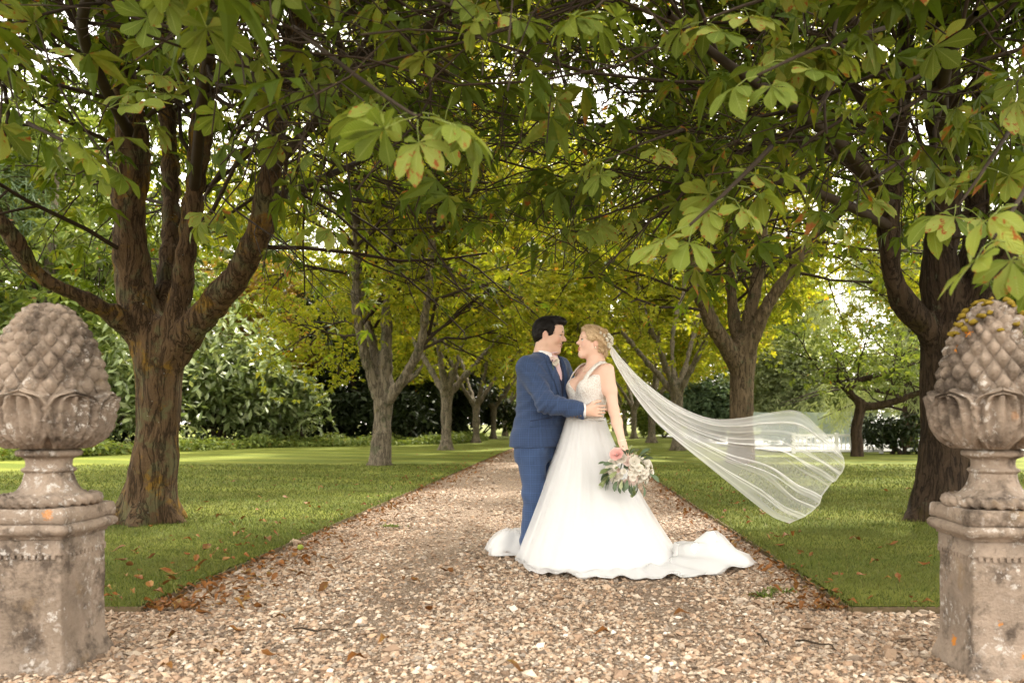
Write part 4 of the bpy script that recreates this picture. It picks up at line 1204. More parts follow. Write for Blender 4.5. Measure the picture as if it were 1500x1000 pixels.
# dark yews
YW = 'dark yews behind the left lawn'
for i, (x, y, h, rd, lab) in enumerate([(-11.6, 41, 8.5, 3.6, 'dark yew tree left of the pale many stemmed chestnut'), (-8.6, 43, 8.0, 3.2, 'dark yew tree behind the pale many stemmed chestnut'), (-6.8, 47, 8.0, 2.6, 'dark yew tree right of the pale many stemmed chestnut'), (-15.0, 42, 8, 3.2, 'dark yew tree behind the bright laurel')]):
    woodland((x, y), h, rd, 7000, QL, .45, M_leaf_yew, lab, 90 + i, M_bark2, 'yew_tree', group=YW, low=.06, lobes=14)
for i, (x, y, lab) in enumerate([(-13.4, 36.2, 'dark low thicket behind the bright laurel'), (-18.0, 31.5, 'dark low thicket behind the left laurels'), (-21.5, 26.5, 'dark low thicket behind the left pineapple finial'), (-9.6, 38.2, 'dark low thicket in front of the yews'), (-5.9, 50.5, 'dark low thicket left of the far chestnuts')]):
    shrub((x, y), (3.2, 1.4, 2.4), 2400, QL, .38, M_leaf_yew, lab, 160 + i, lobes=6, name='thicket')
# ground cover along the left border
def ground_cover(pts, width, n, h, mat, name, label, seed, cat):
    rr = np.random.default_rng(seed); S = smoothline(pts, 60)
    k = rr.integers(0, 59, n); f = rr.random(n)[:, None]
    q = S[k] * (1 - f) + S[k + 1] * f
    off = rr.random(n) * width
    P = np.stack([q[:, 0] - off * .35, q[:, 1] + off, .06 + h * rr.random(n) ** .7 * (.55 + .45 * vnoise(np.stack([q[:, 0], off, q[:, 1]], -1), .9, 4))], -1)
    o = link(name, foliage(name, P, QL, .20, mat, seed)); tag(o, label, cat, kind='stuff')
ground_cover([(-19, 17.0), (-14.2, 19.6), (-13.4, 23.0), (-11.4, 30.0), (-8.5, 32.5), (-5.2, 36.5), (-4.6, 44)], 3.0, 16000, .55, M_leaf_green, 'ivy_ground_cover', 'low ivy and periwinkle border along the left lawn', 5, 'ground cover')

# taller trees closing the view
G_ = [('M_leaf_gold', M_leaf_gold), ('M_leaf_green', M_leaf_green), ('M_leaf_copper', M_leaf_copper), ('M_leaf_cedar', M_leaf_cedar)]
wl = [((-20.5, 31), 15, 5.4, 1, 'dense green tree at the left, above the ochre trunk\'s lowest limb'), ((-26, 26), 14, 5, 3, 'blue green cedar behind the left finial'), ((13, 52), 12, 5, 1, 'green tree behind the court netting'), ((-12, 58), 15, 5.0, 1, 'tall green tree rising behind the dark yews'), ((-20, 52), 16, 5.5, 0, 'tall yellowing tree behind the laurels'), ((-15.5, 37.5), 9, 3.0, 2, 'copper brown tree between the laurel and the yews'),
      ((-28, 44), 17, 6, 1, 'tall green tree at the far left of the wood'), ((-5, 78), 15, 5, 0, 'yellowing tree closing the avenue, left of its axis'), ((2.5, 84), 16, 5.5, 0, 'yellowing tree closing the avenue behind the couple'),
      ((10, 76), 15, 5.5, 0, 'golden tree beyond the right row, right of the avenue\'s end'), ((18, 66), 16, 6, 1, 'green tree beyond the court behind the veil'), ((27, 58), 15, 6, 1, 'green tree far right beyond the white railing'),
      ((-24, 30), 13, 4.5, 3, 'blue green cedar at the far left above the laurels'), ((-16.2, 46), 14, 4.0, 3, 'blue green cedar rising between laurel and yews'), ((-33, 34), 15, 6, 1, 'green tree at the left edge behind the finial'),
      ((37, 50), 15, 6, 1, 'green tree at the far right edge of the wood'), ((-3.5, 98), 14, 6, 1, 'hazy green tree at the very end of the drive'), ((5.5, 96), 13, 6, 0, 'yellow tree at the very end of the drive, right of its axis')]
WG = 'trees of the woodland behind the lawns'
wsrc = {}
for i, (b, h, rd, g, lab) in enumerate(wl):
    if g not in wsrc:
        o = woodland((0, 0), 15, 5.4, 5600, SP if g == 3 else KITE, (.75 if g == 3 else .40), G_[g][1], lab, 120 + i, low=.10, lobes=18)
        wsrc[g] = o; o.location = (b[0], b[1], 0); s_ = h / 15; o.scale = (s_ * 1.05, s_ * 1.05, s_); o.rotation_euler.z = i * 1.3
    else:
        copy_tree(wsrc[g], (b[0], b[1], 0), h / 15, i * 1.3, lab, WG)

# small hawthorn-like golden bushes under the right row
shrub((6.2, 52), (2.6, 2.0, 3.0), 2500, KITE, .3, M_leaf_green, 'green bush beyond the right row behind the bride\'s back', 140, lobes=5, name='garden_shrub')
shrub((-3.0, 70), (3.6, 2.0, 3.4), 2500, KITE, .3, M_leaf_green, 'pale green bush at the end of the drive behind the groom', 141, lobes=5, name='garden_shrub')
shrub((1.6, 72), (3.6, 2.0, 3.8), 2500, KITE, .3, M_leaf_gold, 'yellow bush at the end of the drive behind the bride', 142, lobes=5, name='garden_shrub')
shrub((10.1, 23.9), (1.1, .8, .95), 1800, QL, .2, M_leaf_yew, 'dark round bush beside the white railing', 143, lobes=5, name='garden_shrub')
shrub((12.4, 24.6), (1.4, .8, 1.3), 1800, QL, .2, M_leaf_green, 'green bush right of the dark round bush, behind the shaded trunk', 144, lobes=5, name='garden_shrub')
shrub((9.6, 14.2), (1.8, 1.6, 3.0), 3000, QL, .26, M_leaf_yew, 'dark shrub at the right edge behind the mossy finial', 145, lobes=6, name='garden_shrub')
shrub((9.2, 33.2), (2.0, 1.0, 3.4), 2600, KITE, .26, M_leaf_pale, 'pale green bush standing behind the court netting, left part', 147, lobes=6, name='garden_shrub')
shrub((13.2, 37.5), (3.2, 1.2, 3.6), 2600, KITE, .28, M_leaf_green, 'green bush behind the court netting beside the weeping conifer', 148, lobes=6, name='garden_shrub')
shrub((7.6, 40.5), (2.6, 1.6, 2.6), 2400, KITE, .3, M_leaf_cedar, 'blue green bush between the veil and the thick chestnut', 146, lobes=5, name='garden_shrub')

# weeping conifer and crooked tree on the right
def weeping(base, h, rad, label, seed):
    t = empty('weeping_conifer', (base[0], base[1], 0), label, 'tree')
    rr = np.random.default_rng(seed); w = Wood(); tips = []
    tr = smoothline([[base[0], base[1], -.1], [base[0] + .2, base[1], h * .5], [base[0], base[1], h]], 12); w.add(tr, np.linspace(.35, .04, 12), 8)
    link('trunk', w.mesh('trunk', M_bark2), t); w2 = Wood()
    for k in range(70):
        z = h * rr.uniform(.12, .98); a = rr.uniform(0, 6.28); L = rad * (1.05 - .6 * z / h) * rr.uniform(.6, 1.05)
        p0 = np.array([base[0], base[1], z]); d = np.array([math.cos(a), math.sin(a), 0])
        S = smoothline([p0, p0 + d * L * .5 + [0, 0, .35], p0 + d * L + [0, 0, -.3]], 8); w2.add(S, np.linspace(.06, .012, 8), 4)
        for q in range(5):
            s = S[rr.integers(2, 8)]; ln = rr.uniform(.6, 1.7)
            for u in np.linspace(0, 1, 9): tips.append((s + np.array([rr.normal(0, .16), rr.normal(0, .16), -ln * u]), None))
    link('branches', w2.mesh('branches', M_twig), t)
    tips = [q for q in tips if q[0][2] > 1.25 + .35 * math.sin(q[0][0] * 2.3)]
    o = link('foliage', crown_mesh('foliage', tips, SP, 4, .5, .16, M_leaf_pale, seed, (1.1, .35)), t); o['kind'] = 'stuff'
weeping((12.6, 29.2), 11.0, 5.2, 'pale weeping conifer beyond the crooked small tree', 9)
weeping((21.5, 36), 12, 5.2, 'pale weeping conifer partly hidden by the dark right trunk', 10)
ck = [limb([(1255, 674, 22.4, .20), (1256, 655, 22.4, .17), (1254, 630, 22.4, .155), (1259, 605, 22.4, .15), (1262, 590, 22.4, .15)]),
      limb([(1262, 595, 22.4, .13), (1285, 594, 22.3, .12), (1310, 588, 22.2, .10), (1345, 575, 22.0, .08), (1400, 560, 21.8, .05)]),
      limb([(1262, 592, 22.4, .12), (1245, 576, 22.4, .11), (1246, 566, 22.4, .105), (1262, 556, 22.4, .09), (1290, 548, 22.3, .07), (1330, 535, 22.2, .04)]),
      limb([(1258, 586, 22.4, .10), (1240, 574, 22.5, .06), (1225, 560, 22.6, .05), (1200, 545, 22.6, .03)])]
t = empty('crooked_tree', (*px(22.4, 1255, 668)[:2], 0), 'small crooked tree with sideways limbs in front of the white railing', 'tree')
V, F = skeleton(ck, .03, 77, .05, .01)
link('trunk', mesh_np('trunk', V, F, M_bark2), t)
w = Wood(); rr = np.random.default_rng(5)
for L in ck[1:]:
    S = smoothline(np.array(L), 12)
    for k in range(9):
        i = rr.integers(4, 12); grow(w, rr, S[i, :3], np.array([rr.normal(0, .8), rr.normal(0, .8), rr.uniform(.1, 1)]), rr.uniform(1.0, 1.8), .03, 1, 2, [0, .02, -.05], S[i, :3], .9, [0, 5])
link('branches', w.mesh('branches', M_twig), t)
o = link('crown', crown_mesh('crown', w.tips, KITE, 2, .17, .2, M_leaf_green, 6), t); o['kind'] = 'stuff'

# pale court netting, posts and white railing
M_net, nt, out = new_mat('pale_teal_netting')
tc = N(nt, 'ShaderNodeTexCoord').outputs['Object']
nd = pbsdf(nt, None, mix(nt, noise(nt, tc, 1.5, 3), (0.50, 0.62, 0.61), (0.66, 0.74, 0.73)), .8, None, .2)
ms = N(nt, 'ShaderNodeMixShader', {0: .38, 1: N(nt, 'ShaderNodeBsdfTransparent').outputs[0], 2: nd})
nt.links.new(ms.outputs[0], out.inputs[0])
M_white = simple('white_painted_wood', (0.78, 0.78, 0.76), .5, .4, .06, 8)
M_post = simple('grey_metal_post', (0.34, 0.37, 0.37), .5, .5, .1, 20)
t = empty('court_netting', (6.9, 31, 0), 'pale teal windbreak netting round the court behind the veil', 'fence')
xs = np.arange(6.9, 25, 2.1)
for i, x in enumerate(xs):
    V, F = tube([[x, 31, 0], [x, 31, 1.5]], .022, 8, True); link('post', mesh_py('post', V, tri_q(F), M_post), t)
    if i < len(xs) - 1:
        u = np.linspace(0, 1, 13); z = np.linspace(.12, 1.45, 7); U, Z = np.meshgrid(u, z, indexing='ij')
        V = np.stack([x + .03 + U * 2.04, 31 + .05 * np.sin(U * 9 + i) * np.sin(Z * 2), Z - .05 * np.sin(U * math.pi) * (Z > 1.4)], -1).reshape(-1, 3)
        link('net_panel', mesh_py('net_panel', V, [tuple(f) for f in grid_faces(13, 7).tolist()], M_net), t)
t = empty('white_railing', (7.0, 24.6, 0), 'low white railing with thin uprights behind the crooked tree', 'railing')
for x in (7.0, 8.35, 9.75):
    link('post', mesh_py('post', *[q if i == 0 else [tuple(f) for f in q.tolist()] for i, q in enumerate(box((x, 24.6, .32), (.05, .05, .36)))], M_white, False), t)
for x0, x1 in ((7.05, 8.30), (8.40, 9.70)):
    for z in (.60, .12):
        V, F = box(((x0 + x1) / 2, 24.6, z), ((x1 - x0) / 2, .03, .035)); link('rail', mesh_py('rail', V, [tuple(f) for f in F.tolist()], M_white, False), t)
    for x in np.linspace(x0 + .1, x1 - .1, 9):
        V, F = box((x, 24.6, .36), (.014, .014, .20)); link('baluster', mesh_py('baluster', V, [tuple(f) for f in F.tolist()], M_white, False), t)

# ------------------------------------------------------------------ fallen leaves
M_dead = leaf_mat('fallen_leaf', [(0.12, 0.045, 0.014), (0.20, 0.075, 0.018), (0.085, 0.038, 0.016), (0.25, 0.12, 0.035)], 0.3, (0.10, 0.035, 0.01), .1)
def dead_mesh(seed):
    rr = np.random.default_rng(seed); V, F, A = leaflet(.11, .028, 5, -.25 + rr.uniform(-.2, .3), .5, rr, .4)
    V[:, 2] += .010 * np.sin(V[:, 0] * 60 + seed) + .004
    return V - [.05, 0, V[:, 2].min()], F
DM = [dead_mesh(i) for i in range(6)]
DME = [mesh_np('fallen_leaf', v, f, M_dead) for v, f in DM]
def fallen(x, y, s, lab, grp, z):
    o = link('fallen_leaf', DME[rnd.randrange(6)]); o.location = (x, y, z)
    o.rotation_euler = (rnd.gauss(0, .15), rnd.gauss(0, .12), rnd.uniform(0, 6.28)); s *= .78; o.scale = (s, s, s)
    tag(o, lab, 'fallen leaf', grp)
def gp(x, y): D = 1115.5 / (y - 620); return (x - 835) / 1150 * D, D
gl = [(430, 842), (445, 848), (590, 852), (610, 856), (662, 842), (630, 899), (407, 911), (285, 898), (320, 966), (398, 967), (525, 973), (725, 812), (740, 815), (700, 838), (655, 840), (480, 836), (505, 825), (560, 768), (540, 752), (350, 930), (300, 905), (1000, 905), (1180, 855), (1205, 870), (760, 990), (880, 935), (250, 940), (560, 945), (240, 985), (470, 870)]
def zone_g(x, y): return 'beside the left lawn edge' if x < 320 + 400 * (860 - y) / 180 and y < 880 else ('at the left corner near the pedestal' if x < 420 else ('behind the hem of the white dress' if 640 < x < 800 and y < 850 else ('on the open gravel in front of the couple' if x < 950 else 'by the right lawn corner')))
for x, y in gl: fallen(*gp(x, y), rnd.uniform(.8, 1.25), 'curled brown leaf lying ' + zone_g(x, y), 'fallen leaves on the gravel', .02)
ll = [(170, 818), (175, 832), (345, 792), (405, 776), (385, 772), (360, 798), (290, 755), (272, 800), (300, 815), (205, 860), (252, 854), (255, 862), (400, 716), (430, 707), (355, 768), (300, 742), (480, 700), (340, 710), (500, 690), (420, 735), (610, 668), (380, 690), (280, 688), (590, 705), (330, 830), (290, 842), (240, 870), (390, 800), (450, 745), (520, 715)]
for x, y in ll: fallen(*gp(x, y), rnd.uniform(.9, 1.4), 'small orange brown leaf on the left lawn, ' + ('close to the ochre trunk' if x < 300 and y > 740 else 'near the drive in the foreground' if y > 760 else 'out on the far striped grass' if y < 700 else 'midway between trunk and drive'), 'fallen leaves on the left lawn', .052)
rl = [(1305, 808), (1352, 838), (1222, 855), (1258, 802), (1190, 730), (1300, 725), (1140, 810), (1330, 722), (1180, 700), (1235, 720), (1150, 795), (1280, 835)]
for x, y in rl: fallen(*gp(x, y), rnd.uniform(.9, 1.3), 'small dry leaf on the right lawn, ' + ('below the floating veil' if y < 760 else 'close to the right pedestal' if x > 1270 else 'beside the edge of the drive'), 'fallen leaves on the right lawn', .052)
def litter(n, seed):
    r = np.random.default_rng(seed); P = []
    while len(P) < n:
        y = LF + 28 * r.random() ** 1.8; s = r.random() < .62
        x = (PL + abs(r.normal(0, .22)) if s else PR - abs(r.normal(0, .16)))
        if r.random() < .2: x = PL - abs(r.normal(0, .8)) if s else PR + abs(r.normal(0, .6))
        P.append((x, y, .018 if PL < x < PR else .05))
    P = np.array(P); Vs, Fs, o = [], [], 0
    sel = r.integers(0, 6, n)
    for k in range(6):
        m = sel == k; c = int(m.sum())
        V, F = scatter(DM[k][0], DM[k][1], P[m], rot_frames(r.uniform(0, 6.28, c), r.normal(0, .25, c), r.normal(0, .3, c)), r.uniform(.28, .75, c))
        Vs.append(V); Fs.append(F + o); o += len(V)
    tag(link('leaf_litter', mesh_np('leaf_litter', np.vstack(Vs), np.vstack(Fs), M_dead, False)), 'brown leaf litter gathered along the edges of the drive', 'leaf litter', kind='stuff')
litter(1900, 4)
conker((*gp(640, 815 - 8), .03) if False else (*gp(440, 808), .035), .024, 'green conker case lying at the left edge of the drive')
conker((*gp(228, 770), .055), .024, 'green conker case at the foot of the ochre lichened trunk')

# small weeds and fallen twigs on the gravel
def weed(x, y, label, seed):
    r = np.random.default_rng(seed); X, Y = gp(x, y); G = Geo()
    for k in range(60):
        a = r.uniform(0, 6.28); d = np.array([math.cos(a), math.sin(a), 0]); b = np.array([X + r.normal(0, .045), Y + r.normal(0, .03), .004]); L = r.uniform(.02, .05); w_ = np.cross(d, [0, 0, 1]) * .006
        G.add(np.array([b - w_ * .4, b + w_ * .4, b + d * L * .6 + w_ + [0, 0, L * .5], b + d * L + [0, 0, L * .35], b + d * L * .6 - w_ + [0, 0, L * .5]]), np.array([[0, 1, 2, 4], [4, 2, 3, 3]]))
    tag(link('weed_tuft', G.build('weed_tuft', M_leaf_green)), label, 'weed')
weed(1118, 874, 'low green weed tuft in the gravel right of the dress', 1)
weed(1140, 868, 'smaller green weed beside the tuft right of the dress', 2)
weed(575, 772, 'green weed patch at the left edge of the drive', 3)
def stick(pts, label):
    S = smoothline([(*gp(x, y), .022) for x, y in pts], 8); S[:, 2] += .006 * np.sin(np.arange(8) * 1.7)
    V, F = tube(S, np.linspace(.005, .003, 8), 6, True); tag(link('fallen_twig', mesh_py('fallen_twig', V, tri_q(F), M_twig)), label, 'twig')
stick([(430, 927), (470, 929), (496, 928)], 'thin dark twig on the gravel in the left foreground')
stick([(1165, 945), (1210, 950), (1225, 958)], 'thin dark twig on the gravel below the right lawn corner')
stick([(1110, 935), (1122, 945), (1128, 952)], 'short dark twig on the gravel in front of the train')
# ------------------------------------------------------------------ people
def skin_mat(name, c):
    m, nt, out = new_mat(name)
    tc = N(nt, 'ShaderNodeTexCoord').outputs['Object']
    at = N(nt, 'ShaderNodeAttribute', attribute_name='flush').outputs['Fac']
    n = noise(nt, tc, 35, 4)
    cc = mix(nt, math_n(nt, 'MULTIPLY', n, .5), c, tuple(np.array(c) * [.9, .8, .76]))
    cc = mix(nt, at, cc, (0.50, 0.13, 0.11))
    pbsdf(nt, out, cc, .52, bump(nt, noise(nt, tc, 220, 2), .0006, .5), .35, **{'Subsurface Weight': .12, 'Subsurface Radius': (.02, .008, .005), 'Subsurface Scale': .5})
    return m
M_skin_g = skin_mat('skin_groom', (0.64, 0.43, 0.33))
M_skin_b = skin_mat('skin_bride', (0.72, 0.49, 0.385))

def suit_mat(name, base, line, sc=34.0, ln=.5):
    m, nt, out = new_mat(name)
    tc = N(nt, 'ShaderNodeTexCoord').outputs['Object']
    s = N(nt, 'ShaderNodeSeparateXYZ', {0: tc})
    hx = math_n(nt, 'ADD', math_n(nt, 'MULTIPLY', s.outputs[0], .9), math_n(nt, 'MULTIPLY', s.outputs[1], -.5))
    def ln_(v, k, w):
        f = math_n(nt, 'ABSOLUTE', math_n(nt, 'SUBTRACT', math_n(nt, 'FRACT', math_n(nt, 'MULTIPLY', v, k)), .5))
        return ramp(nt, f, [(0, (1, 1, 1)), (w, (0, 0, 0))])
    a = math_n(nt, 'MAXIMUM', ln_(hx, sc, .16), ln_(s.outputs[2], sc, .16))
    b = math_n(nt, 'MAXIMUM', ln_(hx, sc / 4, .05), ln_(s.outputs[2], sc / 4, .05))
    n = noise(nt, tc, 9, 4); f = noise(nt, tc, 500, 2)
    c = mix(nt, n, tuple(np.array(base) * .85), tuple(np.array(base) * 1.15))
    c = mix(nt, math_n(nt, 'MULTIPLY', a, ln), c, line)
    c = mix(nt, math_n(nt, 'MULTIPLY', b, ln), c, tuple(np.array(base) * 1.5))
    wr = N(nt, 'ShaderNodeMapping', {'Vector': tc, 'Scale': (4, 4, 14), 'Rotation': (0, .5, 0)}).outputs[0]
    w = noise(nt, wr, 1.1, 3, .5, .6)
    pbsdf(nt, out, c, .85, bump(nt, f, .0015, .4, bump(nt, w, .02, .45)), .2, **{'Sheen Weight': .12})
    return m
M_suit = suit_mat('blue_check_suit', (0.034, 0.058, 0.125), (0.017, 0.030, 0.068), 62)
M_trous = suit_mat('blue_check_trousers', (0.040, 0.070, 0.150), (0.020, 0.035, 0.080), 62)
M_waist = suit_mat('navy_waistcoat_cloth', (0.018, 0.027, 0.062), (0.010, 0.016, 0.035))
M_shirt = simple('white_shirt_cotton', (0.78, 0.77, 0.78), .8, .2, .04, 20)
M_tie = simple('pale_pink_silk', (0.70, 0.50, 0.52), .45, .4, .08, 60)
M_dark_hair = simple('dark_brown_hair', (0.008, 0.006, 0.005), .55, .18, .5, 90, .002)
M_button = simple('brown_horn_button', (0.10, 0.06, 0.035), .4, .5, .2, 50)
M_shoe = simple('dark_brown_leather', (0.06, 0.03, 0.018), .35, .5, .2, 20)
M_eye = simple('eye_white', (0.70, 0.68, 0.65), .2, .6, .02, 20)
M_iris = simple('dark_iris', (0.03, 0.02, 0.015), .2, .6, .1, 20)
M_lip = simple('rose_lip', (0.52, 0.16, 0.14), .4, .4, .05, 40)
M_lip_g = simple('lip_skin', (0.42, 0.19, 0.15), .5, .3, .05, 40)
M_teeth = simple('teeth', (0.75, 0.72, 0.66), .3, .5, .02, 20)

def blond_mat():
    m, nt, out = new_mat('blonde_hair')
    tc = N(nt, 'ShaderNodeTexCoord').outputs['Object']
    st = N(nt, 'ShaderNodeMapping', {'Vector': tc, 'Scale': (120, 60, 160), 'Rotation': (.3, .6, 0)}).outputs[0]
    n = noise(nt, st, 1.0, 4, .6, .8)
    c = ramp(nt, n, [(.25, (0.27, 0.17, 0.085)), (.5, (0.52, 0.37, 0.215)), (.75, (0.72, 0.57, 0.38))])
    pbsdf(nt, out, c, .45, bump(nt, n, .003, .7), .45)
    return m
M_blond = blond_mat()

def fabric_white(name, c=(0.80, 0.80, 0.80), trans=.10, beads=False):
    m, nt, out = new_mat(name)
    tc = N(nt, 'ShaderNodeTexCoord').outputs['Object']
    n = noise(nt, tc, 60, 3)
    if beads:
        v = N(nt, 'ShaderNodeTexVoronoi', {'Vector': tc, 'Scale': 150.0}); d = v.outputs['Distance']
        lace = N(nt, 'ShaderNodeTexVoronoi', {'Vector': tc, 'Scale': 48.0}, feature='DISTANCE_TO_EDGE').outputs['Distance']
        lm = ramp(nt, lace, [(.02, (1, 1, 1)), (.10, (0, 0, 0))])
        cc = mix(nt, ramp(nt, d, [(.15, (0, 0, 0)), (.5, (.6, .6, .6))]), c, (0.60, 0.53, 0.47))
        cc = mix(nt, math_n(nt, 'MULTIPLY', lm, .8), cc, (0.86, 0.85, 0.83))
        a = pbsdf(nt, None, cc, .3, bump(nt, math_n(nt, 'SUBTRACT', math_n(nt, 'MULTIPLY', lm, .6), d), .004, .8), .6)
    else:
        cc = mix(nt, n, tuple(np.array(c) * .97), c)
        a = pbsdf(nt, None, cc, .75, bump(nt, n, .001, .3), .2)
    t = N(nt, 'ShaderNodeBsdfTranslucent', {'Color': cc})
    ms = N(nt, 'ShaderNodeMixShader', {0: trans, 1: a, 2: t.outputs[0]})
    nt.links.new(ms.outputs[0], out.inputs[0])
    return m
M_dress = fabric_white('ivory_skirt_lining', (0.80, 0.795, 0.79))
M_bodice = fabric_white('beaded_lace', (0.82, 0.79, 0.76), .05, True)
def tulle_mat(name, base, attr=None, c=.80):
    m, nt, out = new_mat(name)
    d = N(nt, 'ShaderNodeBsdfDiffuse', {'Color': (c, c, c, 1)})
    t = N(nt, 'ShaderNodeBsdfTranslucent', {'Color': (c, c, c, 1)})
    b = N(nt, 'ShaderNodeMixShader', {0: .5, 1: d.outputs[0], 2: t.outputs[0]})
    tr = N(nt, 'ShaderNodeBsdfTransparent')
    f = base
    if attr: f = N(nt, 'ShaderNodeAttribute', attribute_name=attr).outputs['Fac']
    ms = N(nt, 'ShaderNodeMixShader', {0: f, 1: tr.outputs[0], 2: b.outputs[0]})
    nt.links.new(ms.outputs[0], out.inputs[0])
    return m
M_tulle = tulle_mat('white_tulle', .42)
M_veil = tulle_mat('white_veil_tulle', .3, 'gather', .92)

# ---- heads: shapes in head space (x forward, y left, z up), placed by origin and 3x3 axes
def head_prims(O, A, s, fem):
    O = np.array(O, float); A = np.asarray(A, float)
    def p(x, y, z): return O + A @ (np.array([x, y, z]) * s)
    def E(c, r, k=.02, op='u', M=None): return s_ell(p(*c), np.array(r) * s, A if M is None else A @ M, k * s, op)
    def Cp(a, b, r0, r1, k=.015, op='u'): return s_cap(p(*a), p(*b), r0 * s, r1 * s, k * s, op)
    j = .85 if fem else 1.0
    P = [E((-.014, 0, .030), (.098, .074, .088)), E((.028, 0, -.030), (.060, .056, .088), .04), E((.040, 0, .045), (.048, .058, .050), .04)]
    for sy in (-1, 1):
        P += [Cp((.0, sy * .052 * j, -.060), (.060, sy * .012, -.108), .020 * j, .017 * j, .035),
              E((.058, sy * .038, -.030), (.026, .020, .026), .03),
              E((-.016, sy * .073, -.008), (.018, .007, .031), .006, 'u', np.array(Matrix.Rotation(R(-14), 3, 'Y'))),
              E((-.012, sy * .081, -.004), (.010, .005, .019), .004, 's', np.array(Matrix.Rotation(R(-14), 3, 'Y'))),
              E((.091, sy * .031, .002), (.012, .016, .009), .012, 's')]
    P += [E((.066, 0, -.106), (.021, .022 * j, .018), .03),
          Cp((.079, -.032, .022), (.079, .032, .022), .012 if fem else .015, .012 if fem else .015, .02),
          Cp((.087, 0, .014), (.110 if fem else .113, 0, -.025), .0075, .0115 if fem else .013, .014),
          E((.097, .012, -.031), (.011, .008, .008), .006), E((.097, -.012, -.031), (.011, .008, .008), .006),
          E((.081, 0, -.064), (.014, .026, .018), .02),
          *[q for sy in (-1, 1) for q in (Cp((.092, 0, -.061), (.081, sy * .025, -.0565), .0062, .0045, .006), Cp((.089, 0, -.0755), (.080, sy * .022, -.064), .0072, .0050, .006))],
          *[Cp((.100, 0, -.0680), (.083, sy * .030, -.0585), .0042, .0034, .003, 's') for sy in (-1, 1)],
          Cp((-.030, 0, -.055), (-.056, 0, -.19), .053 * (.88 if fem else 1.04), .050 * (.95 if fem else 1.12), .05)]
    return P, p

def axes(fwd, up_tilt, roll=0.0):
    """fwd: 2-vector in plan, up_tilt: radians the face looks up"""
    f = np.array([fwd[0], fwd[1], 0.0]); f /= np.linalg.norm(f); z = np.array([0, 0, 1.0])
    x = f * math.cos(up_tilt) + z * math.sin(up_tilt); y = np.cross(z, f); zz = np.cross(x, y)
    return np.stack([x, y, zz], -1)

def face_parts(par, O, A, s, brow_mat, fem):
    def p(x, y, z): return np.array(O) + A @ (np.array([x, y, z]) * s)
    for sy in (-1, 1):
        V, F = lathe([(0.0001, -.011), (.006, -.0092), (.0095, -.0055), (.011, 0), (.0095, .0055), (.006, .0092), (.0001, .011)], 14)
        e = link('eye', mesh_py('eye', np.array([p(*(q + [.0785, sy * .031, .001])) for q in V]), tri_q(F), M_eye), par)
        V, F = lathe([(.0001, .0118), (.0032, .0114), (.0052, .0100)], 12)
        V = np.array([p(*(np.array([q[2], q[0], q[1]]) + [.0785, sy * .031, .001])) for q in V])
        link('iris', mesh_py('iris', V, tri_q(F), M_iris), e)
        S = smoothline([p(.0945, sy * .014, .024), p(.0955, sy * .030, .030), p(.083, sy * .047, .024)], 8)
        V, F = tube(S, np.array([.003, .0042, .0045, .0045, .004, .0035, .003, .002]) * s * (.65 if fem else 1.05), 6, True)
        link('eyebrow', mesh_py('eyebrow', V, tri_q(F), brow_mat), par)
        S = smoothline([p(.0865, sy * .020, .0045), p(.0925, sy * .031, .0085), p(.083, sy * .044, .0035)], 8)
        V, F = tube(S, .0022 * s, 5, True)
        link('eyelash', mesh_py('eyelash', V, tri_q(F), M_dark_hair), par)
    V, F = tube([p(.082, -.020, -.0615), p(.0895, -.010, -.0655), p(.0915, 0, -.0672), p(.0895, .010, -.0655), p(.082, .020, -.0615)], .0036 * s, 6, True)
    link('teeth', mesh_py('teeth', V, tri_q(F), M_teeth), par)
    for zc, zo, rad in ((-.0600, -.0545, .0044), (-.0745, -.0605, .0052)):
        S = smoothline([p(.0815, -.026, zo), p(.0935, -.012, zc + .001), p(.0960, 0, zc), p(.0935, .012, zc + .001), p(.0815, .026, zo)], 11)
        V, F = tube(S, np.interp(np.linspace(-1, 1, 11), [-1, 0, 1], [.0018, rad, .0018]) * s, 8, True)
        link('lip', mesh_py('lip', V, tri_q(F), M_lip if fem else M_lip_g), par)

def flush(V, O, A, s, pts):
    """lips and cheeks: pigment that belongs to the skin"""
    f = np.zeros(len(V))
    for c, r, w in pts:
        q = np.linalg.norm(((V - (np.array(O) + A @ (np.array(c) * s))) @ A) / (np.array(r) * s), axis=1)
        f = np.maximum(f, w * np.clip(1.6 - q, 0, 1))
    return f
LIPS = [((.094, 0, -.060), (.012, .017, .006), .75), ((.092, 0, -.073), (.012, .016, .007), .75), ((.075, .042, -.03), (.03, .02, .02), .22), ((.075, -.042, -.03), (.03, .02, .02), .22), ((.11, 0, -.026), (.012, .012, .012), .15), ((-.016, .076, -.01), (.02, .02, .03), .25), ((-.016, -.076, -.01), (.02, .02, .03), .25)]

